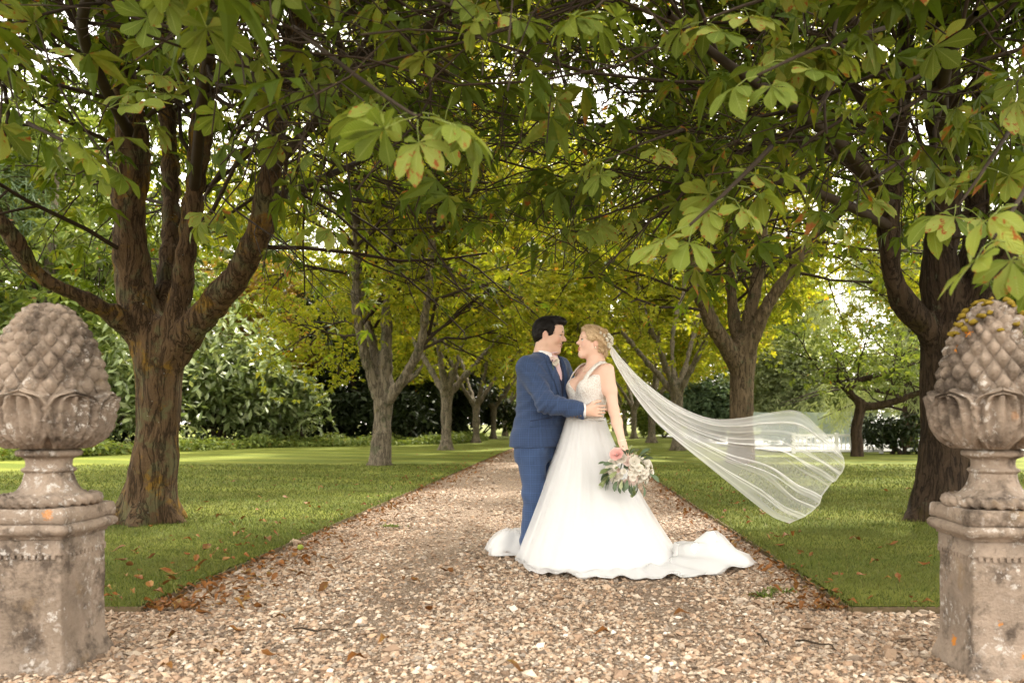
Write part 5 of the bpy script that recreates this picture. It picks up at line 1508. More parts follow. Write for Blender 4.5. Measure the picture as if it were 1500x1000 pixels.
def hand_prims(W, d, palm_n, side, s=1.0, curl=(.5, .6, .5), spread=.09, thumb_up=.5):
    """W wrist, d direction of the fingers, palm_n the way the palm faces; side = direction towards the thumb"""
    d = unit(np.array(d, float)); n = unit(np.array(palm_n, float) - d * np.dot(palm_n, d)); th = unit(np.array(side, float) - d * np.dot(side, d)); W = np.array(W, float)
    P = [s_cap(W, W + d * .03 * s, .026 * s, .027 * s, .02)]
    for k in range(4):                                   # palm as four metacarpal rays
        o = th * (.028 - .019 * k) * s
        P.append(s_cap(W + d * .02 * s + o * .6, W + d * .085 * s + o, .017 * s, .0125 * s, .014))
    L = [.072, .080, .075, .058]
    for k in range(4):
        o = th * (.030 - .0205 * k) * s; q = W + d * .085 * s + o
        a = 0.0; sp = th * (1.5 - k) * spread
        for j, f in enumerate((.45, .31, .24)):
            a += curl[j]
            e = unit(d * math.cos(a) + n * math.sin(a) + sp)
            q2 = q + e * L[k] * f * s
            r0 = (.0092 - .0012 * j - (.001 if k == 3 else 0)) * s
            P.append(s_cap(q, q2, r0, r0 - .0008, .004)); q = q2
    q = W + d * .028 * s + th * .022 * s
    for j, (ln, a) in enumerate(((.045, .75), (.034, .45), (.026, .2))):
        e = unit(d * math.cos(a) + th * math.sin(a) * thumb_up * 1.6 + n * .25)
        P.append(s_cap(q, q + e * ln * s, (.0145 - .002 * j) * s, (.012 - .0015 * j) * s, .01)); q = q + e * ln * s
    return P

# =================================================================== groom
fG = np.array([.839, -.545]); rG = np.array([-.545, -.839])
groom = empty('person', (-.26, 5.70, 0), 'man with short dark hair in a blue check suit, hand on the woman\'s waist', 'person')
TG = [(.80, -.243, 5.70, .225, .150), (.90, -.228, 5.70, .222, .152), (1.00, -.208, 5.70, .202, .150), (1.08, -.200, 5.70, .200, .150), (1.18, -.194, 5.70, .204, .152), (1.28, -.192, 5.70, .210, .148), (1.35, -.192, 5.70, .208, .132), (1.405, -.190, 5.70, .185, .110), (1.45, -.182, 5.70, .115, .086), (1.485, -.178, 5.70, .075, .070)]
GSr = np.array([-.195 + rG[0] * .178, 5.70 + rG[1] * .178, 1.370])       # near shoulder
GSl = np.array([-.195 - rG[0] * .205, 5.70 - rG[1] * .205, 1.385])
GE = np.array([-.165, 5.40, 1.108]); GW = np.array([.092, 5.375, 1.058])
GEl = np.array([.03, 5.95, 1.12]); GWl = np.array([.20, 5.80, 1.10])
gO = np.array([-.148, 5.70, 1.612]); gA = axes((1, -.20), R(-7))
hp, gp_ = head_prims(gO, gA, 1.02, False)
body = hp + [s_loft(TG, rG, .03, 2.2, -.02), s_cap((-.19, 5.70, 1.42), (-.175, 5.70, 1.53), .06, .056, .04),
             s_cap(GSr, GE, .06, .045, .03), s_cap(GE, GW, .043, .03, .02), s_cap(GSl, GEl, .06, .045, .03), s_cap(GEl, GWl, .043, .03, .02)]
body += hand_prims(GW, (1, .12, -.01), (.0, 1, 0), (0, -.1, 1), 1.02, (.12, .30, .30), .05, .55)
body += hand_prims(GWl, (1, -.3, 0), (0, -1, 0), (0, 0, 1), 1.0, (.2, .3, .3), .05)
V, F = sdf_mesh(body, .0052)
V = relax(V, F, 1, .35)
link('body', mesh_np('body', V, F, M_skin_g, True, {'flush': flush(V, gO, gA, 1.02, LIPS) * .8}), groom)
face_parts(groom, gO, gA, 1.02, M_dark_hair, False)

def hair_groom():
    s = 1.02
    def p(x, y, z): return gO + gA @ (np.array([x, y, z]) * s)
    def E(c, r, k=.015, op='u', M=None): return s_ell(p(*c), np.array(r) * s, gA if M is None else gA @ M, k * s, op)
    P = [E((-.020, 0, .042), (.106, .083, .090)), E((-.045, 0, .0), (.076, .078, .085), .03), E((.048, 0, .105), (.056, .058, .030), .03), E((.074, 0, .098), (.030, .05, .022), .02)]
    for sy in (-1, 1): P += [E((.020, sy * .066, .035), (.022, .014, .045), .02)]
    P += [E((.108, 0, .005), (.072, .12, .078), .010, 's'), E((.045, 0, -.075), (.070, .13, .075), .012, 's'), E((-.05, 0, -.135), (.12, .12, .068), .015, 's')]
    for sy in (-1, 1): P += [E((-.012, sy * .09, -.010), (.026, .03, .038), .006, 's')]
    V, F = sdf_mesh(P, .0042); Nn = normals(V, F)
    q = (V - gO) @ gA
    V = V + Nn * (.0025 * vnoise(q * [22, 120, 40], 1, 3) + .0022 * vnoise(q * [40, 260, 80], 1, 4))[:, None]
    return V, F
V, F = hair_groom(); GH = (V, F); gh = link('hair', mesh_np('hair', V, F, M_dark_hair), groom)

def strands(V, F, n, ln, flow, seed, name, mat, par, lift=.25):
    r = np.random.default_rng(seed); Nn = normals(V, F); i = r.integers(0, len(V), n); p = V[i]; nn = Nn[i]
    fl = flow(p) + r.normal(0, .25, (n, 3)); fl -= nn * (fl * nn).sum(1)[:, None]; fl /= np.linalg.norm(fl, axis=1)[:, None] + 1e-9
    sd = np.cross(nn, fl) * .0011; L = (ln * r.uniform(.5, 1.3, n))[:, None]
    a = p - fl * L * .5; b = p + nn * .004; c = p + fl * L * .5 + nn * L * lift * r.uniform(-.2, 1, (n, 1))
    Q = np.stack([a - sd, a + sd, b + sd, c, b - sd], 1).reshape(-1, 3); k = np.arange(n)[:, None] * 5
    FF = np.vstack([k + [0, 1, 2, 4], k + [4, 2, 3, 3]])
    o = link(name, mesh_py(name, Q, tri_q(FF), mat), par); o['kind'] = 'stuff'; return o
strands(*GH, 1600, .032, lambda p: (np.stack([np.where(p[:, 2] > gO[2] + .06, .9, -.5), np.zeros(len(p)), np.where(p[:, 2] > gO[2] + .06, .1, -.8)], -1)), 5, 'strands', M_dark_hair, gh)
# trousers and shoes
tro = [s_loft([(.70, -.240, 5.70, .19, .118), (.80, -.240, 5.70, .205, .132), (.90, -.235, 5.70, .20, .13), (.98, -.22, 5.70, .19, .125)], rG, .03, 2.2),
       s_cap((-.285, 5.60, .84), (-.250, 5.585, .46), .112, .082, .04), s_cap((-.250, 5.585, .46), (-.288, 5.62, .10), .082, .072, .04), s_cap((-.288, 5.62, .10), (-.29, 5.62, .05), .073, .078, .02),
       s_cap((-.20, 5.80, .84), (-.155, 5.80, .46), .112, .082, .04), s_cap((-.155, 5.80, .46), (-.20, 5.82, .10), .082, .072, .04), s_cap((-.20, 5.82, .10), (-.20, 5.82, .05), .073, .078, .02)]
V, F = sdf_mesh(tro, .011); V = relax(V, F, 1); Nn = normals(V, F)
fold = .006 * np.sin((V[:, 2] * 46 + V[:, 0] * 22)) * np.exp(-((V[:, 2] - .46) / .10) ** 2) + .007 * np.sin(V[:, 2] * 60 + V[:, 1] * 20) * np.exp(-((V[:, 2] - .10) / .08) ** 2) + .005 * np.sin(V[:, 2] * 30 - V[:, 0] * 45) * np.exp(-((V[:, 2] - .76) / .09) ** 2)
V = V + Nn * (fold + .003 * vnoise(V, 14, 6))[:, None]
link('trousers', mesh_np('trousers', V, F, M_trous), groom)
for (x, y) in ((-.28, 5.62), (-.19, 5.82)):
    V, F = sdf_mesh([s_cap((x - .03, y, .045), (x + .05, y, .045), .04, .042, .03), s_cap((x + .05, y, .04), (x + .16, y - .02, .03), .042, .03, .03), s_fn(lambda P: P[..., 2] - .004, (x - .2, y - .2, -.1), (x + .3, y + .2, .1), .004)], .006)
    link('shoe', mesh_np('shoe', V, F, M_shoe), groom)

# shirt, waistcoat, jacket: three shells, each open in a V at the front
def vcut(z0, slope, zc):
    def fn(Q):
        dx = Q[..., 0] + .19; dy = Q[..., 1] - 5.70
        s_ = dx * rG[0] + dy * rG[1]; f_ = dx * fG[0] + dy * fG[1]
        w_ = (Q[..., 2] - z0) * slope
        return np.maximum(np.abs(s_) - w_, .02 - f_) * .9
    return fn
def neck_cut(r):
    return s_cap((-.183 - fG[0] * .03, 5.70 - fG[1] * .03, 1.505), (-.19 + fG[0] * .19, 5.70 + fG[1] * .19, 1.53), r * .80, r * 1.15, .006, 's')
SH, SF = sdf_mesh([s_loft([r for r in TG if r[0] > .95], rG, .02, 2.15, -.001), neck_cut(.058)], .009)
link('shirt', mesh_np('shirt', relax(SH, SF, 1), SF, M_shirt), groom)
sbv = BVHTree.FromPolygons(SH.tolist(), SF.tolist())
WV, WF = sdf_mesh([s_loft([r for r in TG if r[0] > .85], rG, .02, 2.15, .008), s_fn(vcut(1.275, .36, .5), (-.5, 5.2, 1.2), (.3, 6.1, 1.6), .003), neck_cut(.090)], .008)
link('waistcoat', mesh_np('waistcoat', relax(WV, WF, 1), WF, M_waist), groom)

def jacket():
    P = [s_loft(TG, rG, .03, 2.15, .016),
         s_cap(GSr + [0.02, .03, .02], GSr, .06, .080, .05), s_cap(GSr, GE, .077, .066, .04), s_cap(GE, GW + np.array([.0, 0, 0]), .070, .060, .03),
         s_cap(GSl, GEl, .088, .07, .04), s_cap(GEl, GWl, .07, .058, .03),
         s_ell((-.285, 5.70, .84), (.095, .17, .10), None, .06)]
    P += [s_fn(lambda Q: (Q[..., 0] - GW[0] + .004), (GW[0] - .01, GW[1] - .1, GW[2] - .1), (GW[0] + .1, GW[1] + .1, GW[2] + .1), .004) if False else
          s_fn(lambda Q: (GW[0] + .002 - Q[..., 0]) - .0, (GW[0] - .02, GW[1] - .11, GW[2] - .11), (GW[0] + .12, GW[1] + .11, GW[2] + .11), .003),
          s_fn(lambda Q: Q[..., 2] - (.792 + .04 * np.clip(Q[..., 0] + .16, 0, 1)), (-.6, 5.3, .6), (.2, 6.1, .80), .004)]
    P += [s_fn(vcut(1.09, .205, .50), (-.5, 5.2, 1.0), (.3, 6.1, 1.6), .004), neck_cut(.098)]
    V, F = sdf_mesh(P, .0075); V = relax(V, F, 1, .5); Nn = normals(V, F)
    # creases: elbow, upper arm, waist button pull
    d1 = np.linalg.norm(V - GE, axis=1); arm = np.exp(-(d1 / .11) ** 2)
    cr = .007 * np.sin((V[:, 0] * .8 - V[:, 2] * .6) * 150 + V[:, 1] * 25) * arm
    sh = np.exp(-(np.linalg.norm((V - (GSr + GE) / 2) * [1, 1, .6], axis=1) / .13) ** 2)
    cr += .0045 * np.sin((V[:, 2] + V[:, 0] * .9) * 95 + 3 * vnoise(V, 6, 2)) * sh
    wz = np.exp(-((V[:, 2] - 1.03) / .14) ** 2) * (V[:, 1] < 5.7)
    cr += .004 * np.sin((V[:, 2] * 1.0 - V[:, 0] * .55) * 75 + 2 * vnoise(V, 5, 7)) * wz
    cr += .003 * vnoise(V, 11, 9)
    return V + Nn * cr[:, None], F
JV, JF = jacket()
jk = link('jacket', mesh_np('jacket', JV, JF, M_suit), groom)
jb = BVHTree.FromPolygons(JV.tolist(), JF.tolist())
f3 = np.array([fG[0], fG[1], 0]); r3 = np.array([rG[0], rG[1], 0])

def drape(bvh, org, ax_s, ax_out, poly, nu, nv, off, name, mat, par, thick=.004):
    """a cloth patch: poly gives (left edge, right edge) as lists of (s, z); laid on the surface seen along -ax_out"""
    a = smoothline(poly[0], nu); b = smoothline(poly[1], nu); V = []
    for i in range(nu):
        for j in range(nv):
            t = j / (nv - 1); s, z = a[i] * (1 - t) + b[i] * t
            o = np.array(org) + ax_s * s + np.array([0, 0, z]) + ax_out * .6
            h = bvh.ray_cast(Vector(o), Vector(-ax_out), 1.2)
            q = np.array(h[0]) if h[0] is not None else o - ax_out * .5
            V.append(q + ax_out * off)
    V = np.array(V); n = len(V)
    F = grid_faces(nu, nv)
    W = V - ax_out * thick * 2.2
    rim = [i * nv for i in range(nu)] + [(nu - 1) * nv + j for j in range(1, nv)] + [i * nv + nv - 1 for i in range(nu - 2, -1, -1)] + [j for j in range(nv - 2, 0, -1)]
    FF = [tuple(f) for f in F.tolist()] + [tuple(n + q for q in f[::-1]) for f in F.tolist()] + [(rim[k], rim[(k + 1) % len(rim)], n + rim[(k + 1) % len(rim)], n + rim[k]) for k in range(len(rim))]
    me = mesh_py(name, np.vstack([V, W]), FF, mat)
    return link(name, me, par)
cO = (-.19, 5.70, 0)
drape(sbv, cO, r3, f3, ([(-.019, 1.462), (-.014, 1.435), (-.024, 1.38), (-.022, 1.26)], [(.019, 1.462), (.014, 1.435), (.026, 1.38), (.024, 1.26)]), 16, 5, .008, 'tie', M_tie, groom)
drape(sbv, cO, r3, f3, ([(-.022, 1.482), (-.024, 1.465), (-.016, 1.44)], [(.022, 1.482), (.024, 1.465), (.016, 1.44)]), 6, 5, .018, 'tie_knot', M_tie, groom)
def lapel(sg):
    e0 = [(sg * .074, 1.462), (sg * .064, 1.40), (sg * .044, 1.31), (sg * .020, 1.195), (sg * .002, 1.10)]
    e1 = [(sg * .104, 1.440), (sg * .128, 1.385), (sg * .116, 1.31), (sg * .066, 1.19), (sg * .014, 1.085)]
    drape(jb, cO, r3, f3, (e0, e1) if sg > 0 else (e1, e0), 22, 7, .011, 'lapel', M_suit, jk)
lapel(1); lapel(-1)
rr3 = np.array([-.15, -.989, 0.]); rr3 /= np.linalg.norm(rr3)
ax_p = np.array([.989, -.15, 0])
drape(jb, (-.19, 5.5, 0), ax_p, rr3, ([(-.085, .985), (-.084, .962), (-.083, .940)], [(.055, 1.010), (.056, .987), (.057, .965)]), 5, 9, .005, 'pocket_flap', M_suit, jk)
drape(jb, (-.19, 5.5, 0), ax_p, rr3, ([(-.087, .990), (-.087, .987), (-.087, .984)], [(.057, 1.015), (.057, 1.012), (.057, 1.009)]), 3, 9, .007, 'pocket_line', M_waist, jk)  # thin darker strip added to draw the pocket's top line
# shirt collar round the neck and jacket collar behind it
def collar(name, z0, z1, r0, r1, mat, par, a0, a1, c=(-.176, 5.70), drop=.0, th=.006):
    n = 40; a = np.linspace(a0, a1, n); V = []
    for zz, rad in ((z0, r0), ((z0 + z1) / 2, (r0 + r1) / 2 + .002), (z1, r1), (z1 - .002, r1 - th), (z0, r0 - th)):
        for q in a:
            d = fG * math.cos(q) + rG * math.sin(q); dz = -drop * (0.5 + 0.5 * math.cos(q))
            V.append((c[0] + d[0] * rad, c[1] + d[1] * rad, zz + dz + .012 * (0.5 - .5 * math.cos(q))))
    F = grid_faces(5, n)
    return link(name, mesh_py(name, np.array(V), [tuple(f) for f in F.tolist()], mat), par)
collar('shirt_collar', 1.452, 1.530, .078, .067, M_shirt, groom, R(12), R(348), (-.178, 5.70), .050)
collar('jacket_collar', 1.425, 1.482, .100, .085, M_suit, jk, R(75), R(285), (-.183, 5.70), .05, .010)
V, F = tube([GW + [-.012, .0, 0], GW + [.014, .001, 0]], .047, 20, True)
link('shirt_cuff', mesh_py('shirt_cuff', V, tri_q(F), M_shirt), groom)
for k in range(4):
    c = Vector((.072 - .022 * k, 5.2, 1.022 - .003 * k)); h = jb.ray_cast(c, Vector((0, 1, 0)), .6)
    q = np.array(h[0]) if h[0] is not None else np.array([c.x, 5.32, c.z])
    V, F = tube([q + [0, .003, 0], q + [0, -.004, 0]], .0062, 10, True)
    link('cuff_button', mesh_py('cuff_button', V, tri_q(F), M_button), jk)
# boutonniere
M_petal_w = fabric_white('cream_petal', (0.80, 0.76, 0.68), .3)
M_petal_p = fabric_white('blush_petal', (0.80, 0.66, 0.60), .3)
M_petal_k = fabric_white('pink_petal', (0.82, 0.50, 0.46), .3)
M_sprig = simple('grey_green_sprig', (0.09, 0.13, 0.07), .6, .3, .3, 30)
M_berry = simple('dark_plum_berry', (0.06, 0.015, 0.03), .3, .5, .2, 30)
def rose(c, r, mat, nrm, seed, name='flower', par=None, layers=4):
    rr = np.random.default_rng(seed); n = unit(np.array(nrm, float)); o = unit(np.cross(n, [.31, .2, .9])); p = np.cross(n, o); G = Geo()
    for L in range(layers):
        k = 3 + L; rad = r * (.28 + .72 * L / max(1, layers - 1)); op = .25 + 1.0 * L / layers
        for q in range(k):
            a = 6.28 * q / k + L * .9 + rr.normal(0, .15); ru = o * math.cos(a) + p * math.sin(a); tn = np.cross(n, ru); V = []
            for i in range(4):
                t = i / 3
                for j in range(5):
                    s = j / 4 * 2 - 1
                    w = rad * (.35 + .75 * math.sin(math.pi * (.15 + .7 * t))) * s * .8
                    V.append(np.array(c) + ru * (rad * (.25 + .75 * t ** .8 * math.sin(op + .25)) - abs(s) * rad * .16) + n * (rad * (.95 * t * math.cos(op * .8) - .3 * op * t * t) + r * .15 * (1 - L / layers)) + tn * w + rr.normal(0, r * .02, 3))
            G.add(np.array(V), grid_faces(4, 5))
    me = G.build(name, mat)
    return link(name, me, par)
h = jb.ray_cast(Vector(np.array(cO) + r3 * .095 + np.array([0, 0, 1.395]) + f3 * .6), Vector(-f3), 1.2)
bq = np.array(h[0]) if h[0] is not None else np.array([-.1, 5.5, 1.395])
bq = bq + f3 * .02
bt = link('boutonniere', mesh_py('boutonniere', *[q if i == 0 else tri_q(q) for i, q in enumerate(tube([bq + [0, 0, .0], bq + [.01, 0, -.05]], .004, 6, True))], M_sprig), groom)
for k, (dx, dz, mt, rad) in enumerate(((-.012, .028, M_petal_p, .022), (.030, .018, M_petal_w, .024), (.012, .0, M_petal_w, .020), (.034, -.010, M_petal_p, .018))):
    rose(bq + f3 * .01 + r3 * (-dx) + np.array([0, 0, dz]), rad, mt, f3 + r3 * .8 + [0, 0, .3], 40 + k, 'flower', bt, 3)
for k in range(4):
    V = ICO_V * .007 + bq + f3 * .02 + r3 * rnd.uniform(-.02, .03) + [0, 0, rnd.uniform(0, .035)]
    link('berry', mesh_py('berry', V, [tuple(f) for f in ICO_F.tolist()], M_berry), bt)

# =================================================================== bride
fB = np.array([-.82, -.572]); lB = np.array([.572, -.82])
bride = empty('person', (.13, 5.60, 0), 'woman in a white wedding dress and long veil holding a bouquet', 'person')
TB = [(.80, .12, 5.60, .11, .09), (.92, .115, 5.60, .125, .10), (1.00, .112, 5.60, .140, .112), (1.04, .112, 5.60, .146, .112), (1.12, .122, 5.60, .152, .115), (1.20, .138, 5.60, .160, .118), (1.28, .155, 5.60, .158, .108), (1.34, .170, 5.60, .142, .086), (1.385, .180, 5.60, .100, .066), (1.42, .186, 5.60, .062, .055)]
def at_b(s, f, z, c=.14): return np.array([c + lB[0] * s + fB[0] * f, 5.60 + lB[1] * s + fB[1] * f, z])
BS = at_b(.146, 0, 1.345, .178); BSr = at_b(-.150, .0, 1.350, .178)
BE = np.array([.302, 5.435, 1.06]); BWr = np.array([.352, 5.315, .845])
bO = np.array([.158, 5.60, 1.548]); bA = axes((-1, -.22), R(9))
hb, bp_ = head_prims(bO, bA, .945, True)
bust = [s_ell(at_b(s, .085, 1.225, .145), (.062, .062, .068), None, .04) for s in (-.065, .065)]
bodyb = hb + [s_loft(TB, lB, .03, 2.1, -.006)] + bust + [
    s_cap((.192, 5.60, 1.37), (.186, 5.60, 1.47), .058, .047, .04),
    s_cap(BS, (BS + BE) / 2, .046, .043, .05), s_cap((BS + BE) / 2, BE, .044, .036, .02), s_cap(BE, BE * .6 + BWr * .4, .037, .036, .02), s_cap(BE * .6 + BWr * .4, BWr, .036, .024, .02),
    s_cap(BSr, (.02, 5.82, 1.12), .050, .036, .04), s_cap((.02, 5.82, 1.12), (-.14, 5.93, 1.18), .036, .025, .02)]
bodyb += hand_prims(BWr, (.35, -.12, -1), (.55, -.2, .35), (-.6, -.8, 0), .88, (.55, .75, .5), .03, .6)
bodyb += hand_prims((-.14, 5.93, 1.18), (-1, .2, .1), (0, -1, 0), (0, 0, 1), .88, (.2, .3, .3), .05)
V, F = sdf_mesh(bodyb, .0050); V = relax(V, F, 1, .35)
link('body', mesh_np('body', V, F, M_skin_b, True, {'flush': flush(V, bO, bA, .945, LIPS)}), bride)
face_parts(bride, bO, bA, .945, M_blond, True)

# bodice with deep V front and straps
def bodice():
    P = [s_loft([r for r in TB if r[0] >= .92], lB, .02, 2.1, .004)] + [s_ell(at_b(s, .088, 1.225, .145), (.066, .066, .072), None, .04) for s in (-.065, .065)]
    def cut(Q):
        dx = Q[..., 0] - .15; dy = Q[..., 1] - 5.60
        s = dx * lB[0] + dy * lB[1]; f = dx * fB[0] + dy * fB[1]
        zf = 1.185 + 1.15 * np.abs(s) ; zb = 1.20 + .5 * np.abs(s)
        lim = np.where(f > .0, np.minimum(zf, 1.31), np.minimum(zb, 1.28))
        return (lim - Q[..., 2]) * .7
    P.append(s_fn(cut, (-.3, 5.2, 1.1), (.6, 6.0, 1.6), .004))
    P.append(s_fn(lambda Q: Q[..., 2] - .985, (-.3, 5.2, .8), (.6, 6.0, 1.0), .004))
    V, F = sdf_mesh(P, .0055); return relax(V, F, 1, .4), F
BV, BF = bodice()
bod = link('bodice', mesh_np('bodice', BV, BF, M_bodice), bride)
for sg in (1, -1):
    S = smoothline([at_b(sg * .088, .130, 1.255, .150), at_b(sg * .098, .108, 1.32, .165), at_b(sg * .106, .045, 1.387, .178), at_b(sg * .106, -.02, 1.392, .180), at_b(sg * .100, -.085, 1.33, .168), at_b(sg * .085, -.105, 1.24, .15)], 22)
    V = []
    for i, q in enumerate(S):
        T = unit(S[min(i + 1, 21)] - S[max(i - 1, 0)]); o = unit(q - np.array([.175, 5.60, 1.27])); w = unit(np.cross(T, o))
        for u in (-.014, -.005, .005, .014): V.append(q + w * u + o * (.006 - abs(u) * .15))
    V = np.array(V); n = len(V); c0 = np.array([.175, 5.60, 1.27])
    W = V - .006 * (V - c0) / np.linalg.norm(V - c0, axis=1)[:, None]
    F = grid_faces(22, 4); FF = [tuple(f) for f in F.tolist()] + [tuple(n + q for q in f[::-1]) for f in F.tolist()]
    FF += [(i * 4, (i + 1) * 4, n + (i + 1) * 4, n + i * 4) for i in range(21)] + [((i + 1) * 4 + 3, i * 4 + 3, n + i * 4 + 3, n + (i + 1) * 4 + 3) for i in range(21)]
    link('strap', mesh_py('strap', np.vstack([V, W]), FF, M_bodice), bod)

# skirt: folded cone that spills into a train
HEM = [(-180, .45), (-165, .48), (-150, .535), (-135, .61), (-120, .68), (-105, .73), (-90, .76), (-75, .79), (-60, .86), (-48, .93), (-36, 1.02), (-26, 1.12), (-16, 1.14), (-5, 1.08), (8, .98), (25, .85), (45, .72), (70, .58), (100, .50), (130, .46), (160, .45), (180, .45)]
def skirt(grow, seed, amp, top=1.0, nth=240, nz=60, pull=1.0):
    rr = np.random.default_rng(seed)
    th = np.linspace(-math.pi, math.pi, nth, endpoint=False)
    hem = np.interp(np.degrees(th), [h[0] for h in HEM], [h[1] for h in HEM])
    ph = np.interp(th, np.linspace(-math.pi, math.pi, 9), [0, .8, -.5, .9, .2, -.7, .5, -.3, 0])
    V = []; wc = np.array([.112, 5.60])
    core = np.minimum(hem, .64 - .07 * np.cos(th) + .06 * np.maximum(0, -np.sin(th)))
    for i in range(nz):
        u = i / (nz - 1)
        if u < .8:
            t = u / .8; z = top + (.035 - top) * t
            rad = .138 + (core - .138) * (t ** (1.38 + .06 * np.cos(th) ** 2 - .24 * np.maximum(0, -np.cos(th))))
            wv = amp * (.15 + t) * (np.sin(17 * th + ph * 3) * .5 + np.sin(29 * th - ph * 5) * .3 + np.sin(9 * th + 2 * ph) * .6)
            rad = rad + wv; zz = np.full(nth, z)
            cx, cyy = .112 + .03 * t, 5.60
        else:
            t = (u - .8) / .2
            rad = core + (hem - core) * t + amp * 1.15 * (np.sin(17 * th + ph * 3) * .5 + np.sin(29 * th - ph * 5) * .3 + np.sin(9 * th + 2 * ph) * .6) * (1 - .2 * t)
            cx, cyy = .142, 5.60
            x = cx + rad * np.cos(th); y = cyy + rad * np.sin(th)
            hump = .235 * np.exp(-(((x - .98) / .17) ** 2 + ((y - 5.42) / .20) ** 2)) * (1 + .18 * np.sin(x * 26 + y * 14)) + .07 * np.exp(-(((x - .72) / .10) ** 2 + ((y - 5.45) / .14) ** 2)) + .05 * np.exp(-(((x - 1.15) / .09) ** 2 + ((y - 5.30) / .12) ** 2))
            zz = .035 * (1 - t) + .014 + hump * (1 - .55 * t) + .016 * np.maximum(0, np.sin(13 * th + 3 * ph)) * (.4 + .6 * t) + .010 * np.sin(31 * th + ph) + .014 * np.maximum(0, np.sin(6 * th - 2 * ph)) * t
            zz = np.maximum(zz, .014)
        rad = rad + grow * min(1, u * 3)
        V.append(np.stack([cx + rad * np.cos(th), cyy + rad * np.sin(th), zz + grow * .3], -1))
    V = np.array(V)
    V[:, :, 2] += (.012 * vnoise(V.reshape(-1, 3), 5, seed)).reshape(nz, nth) * np.linspace(0, 1, nz)[:, None] ** 3
    V[:, :, 2] = np.maximum(V[:, :, 2], .010)
    return V.reshape(-1, 3), grid_faces(nz, nth, True)[:, ::-1]
V, F = skirt(0, 3, .017); sk = link('skirt', mesh_np('skirt', V, F, M_dress), bride)
V, F = skirt(.016, 8, .021, 1.002); link('tulle_overlay', mesh_np('tulle_overlay', V, F, M_tulle), sk)
V, F = skirt(.032, 13, .026, 1.004); link('tulle_overlay', mesh_np('tulle_overlay', V, F, M_tulle), sk)
# puffed end of the skirt behind the groom's heels
nu, nv = 22, 48; U, W = np.meshgrid(np.linspace(0, 1, nu), np.linspace(0, 2 * math.pi, nv, endpoint=False), indexing='ij')
rad = U * (1 + .16 * np.sin(3 * W + 1) + .10 * np.sin(5 * W))
X = -.43 + .19 * rad * np.cos(W); Y = 5.86 + .17 * rad * np.sin(W)
Z = .014 + .155 * (1 - U ** 2) ** .7 * (1 + .22 * np.sin(2 * W + .6) * U + .16 * np.sin(7 * W + 3 * U) * U)
V = np.stack([X, Y, Z], -1).reshape(-1, 3); TRF = grid_faces(nu, nv, True)
link('train', mesh_np('train', V, TRF, M_dress), bride)
V2 = (V - [-.43, 5.86, 0]) * [1.12, 1.12, 1.10] + [-.43, 5.86, 0]; link('train', mesh_np('train', V2, TRF, M_tulle), bride)

# waist seam ribbon
V, F = tube([at_b(.152 * math.sin(a), .118 * math.cos(a), .997, .112) for a in np.linspace(0, 6.283, 40)], .007, 6)
link('waist_ribbon', mesh_py('waist_ribbon', V, tri_q(F), M_dress), bod)

# hair: swept cap, curls pinned low at the back
def hair_bride():
    s = .945
    def p(x, y, z): return bO + bA @ (np.array([x, y, z]) * s)
    def E(c, r, k=.015, op='u', M=None): return s_ell(p(*c), np.array(r) * s, bA if M is None else bA @ M, k * s, op)
    P = [E((-.018, 0, .042), (.105, .082, .086)), E((-.05, 0, .005), (.072, .076, .075), .03), E((.035, 0, .085), (.06, .06, .042), .03)]
    for sy in (-1, 1): P += [E((.030, sy * .058, .045), (.045, .022, .048), .02)]
    P += [E((.115, 0, -.012), (.074, .12, .086), .012, 's'), E((.045, 0, -.085), (.075, .13, .075), .012, 's')]
    for sy in (-1, 1): P += [E((-.004, sy * .09, -.018), (.022, .03, .030), .008, 's')]
    rr = np.random.default_rng(12)
    for k in range(70):                                   # curls
        a = rr.uniform(-1.35, 1.35); z = rr.uniform(-.085, .095); rad = .085 + .016 * rr.random()
        c = np.array([-.028 - rad * math.cos(a) * (1.0 - .35 * max(0, z) / .09), .080 * math.sin(a), z])
        ax = unit(rr.normal(0, 1, 3)); o = unit(np.cross(ax, [.2, .9, .4])); q = np.cross(ax, o); R0 = rr.uniform(.008, .015)
        for j in range(5):
            b0, b1 = j * 1.15, (j + 1) * 1.15
            P.append(s_cap(p(*(c + o * R0 * math.cos(b0) + q * R0 * math.sin(b0) + ax * .003 * j)), p(*(c + o * R0 * math.cos(b1) + q * R0 * math.sin(b1) + ax * .003 * (j + 1))), .0055 * s, .005 * s, .002))
    for k in range(12):                                   # braid across the side
        t = k / 11; c = p(.045 - .12 * t, .072 + .010 * math.sin(t * 3), .078 - .075 * t + .006 * (k % 2)); c2 = p(.035 - .12 * t, .074 + .010 * math.sin(t * 3), .068 - .075 * t - .006 * (k % 2))
        P.append(s_cap(c, c2, .010 * s, .010 * s, .003))
    V, F = sdf_mesh(P, .0034); Nn = normals(V, F); q = (V - bO) @ bA
    V = V + Nn * (.002 * vnoise(q * [60, 90, 140], 1, 3))[:, None]
    return V, F
V, F = hair_bride(); hb_ = link('hair', mesh_np('hair', V, F, M_blond), bride)
strands(V, F, 1800, .035, lambda p: np.tile([.8, -.1, -.35], (len(p), 1)), 6, 'strands', M_blond, hb_, .3)
for k, (x, y, z, r_) in enumerate(((-.112, -.060, -.010, .024), (-.125, -.035, .045, .026), (-.100, -.062, .062, .020), (-.085, -.078, .028, .018), (-.140, -.01, .02, .022), (-.06, -.082, .055, .013), (-.03, -.085, .068, .012))):
    c = bO + bA @ (np.array([x, -y, z]) * .945); rose(c, r_ * .95, M_petal_w, bA @ np.array([-.5, .8, .2]), 60 + k, 'hair_flower', hb_, 3)
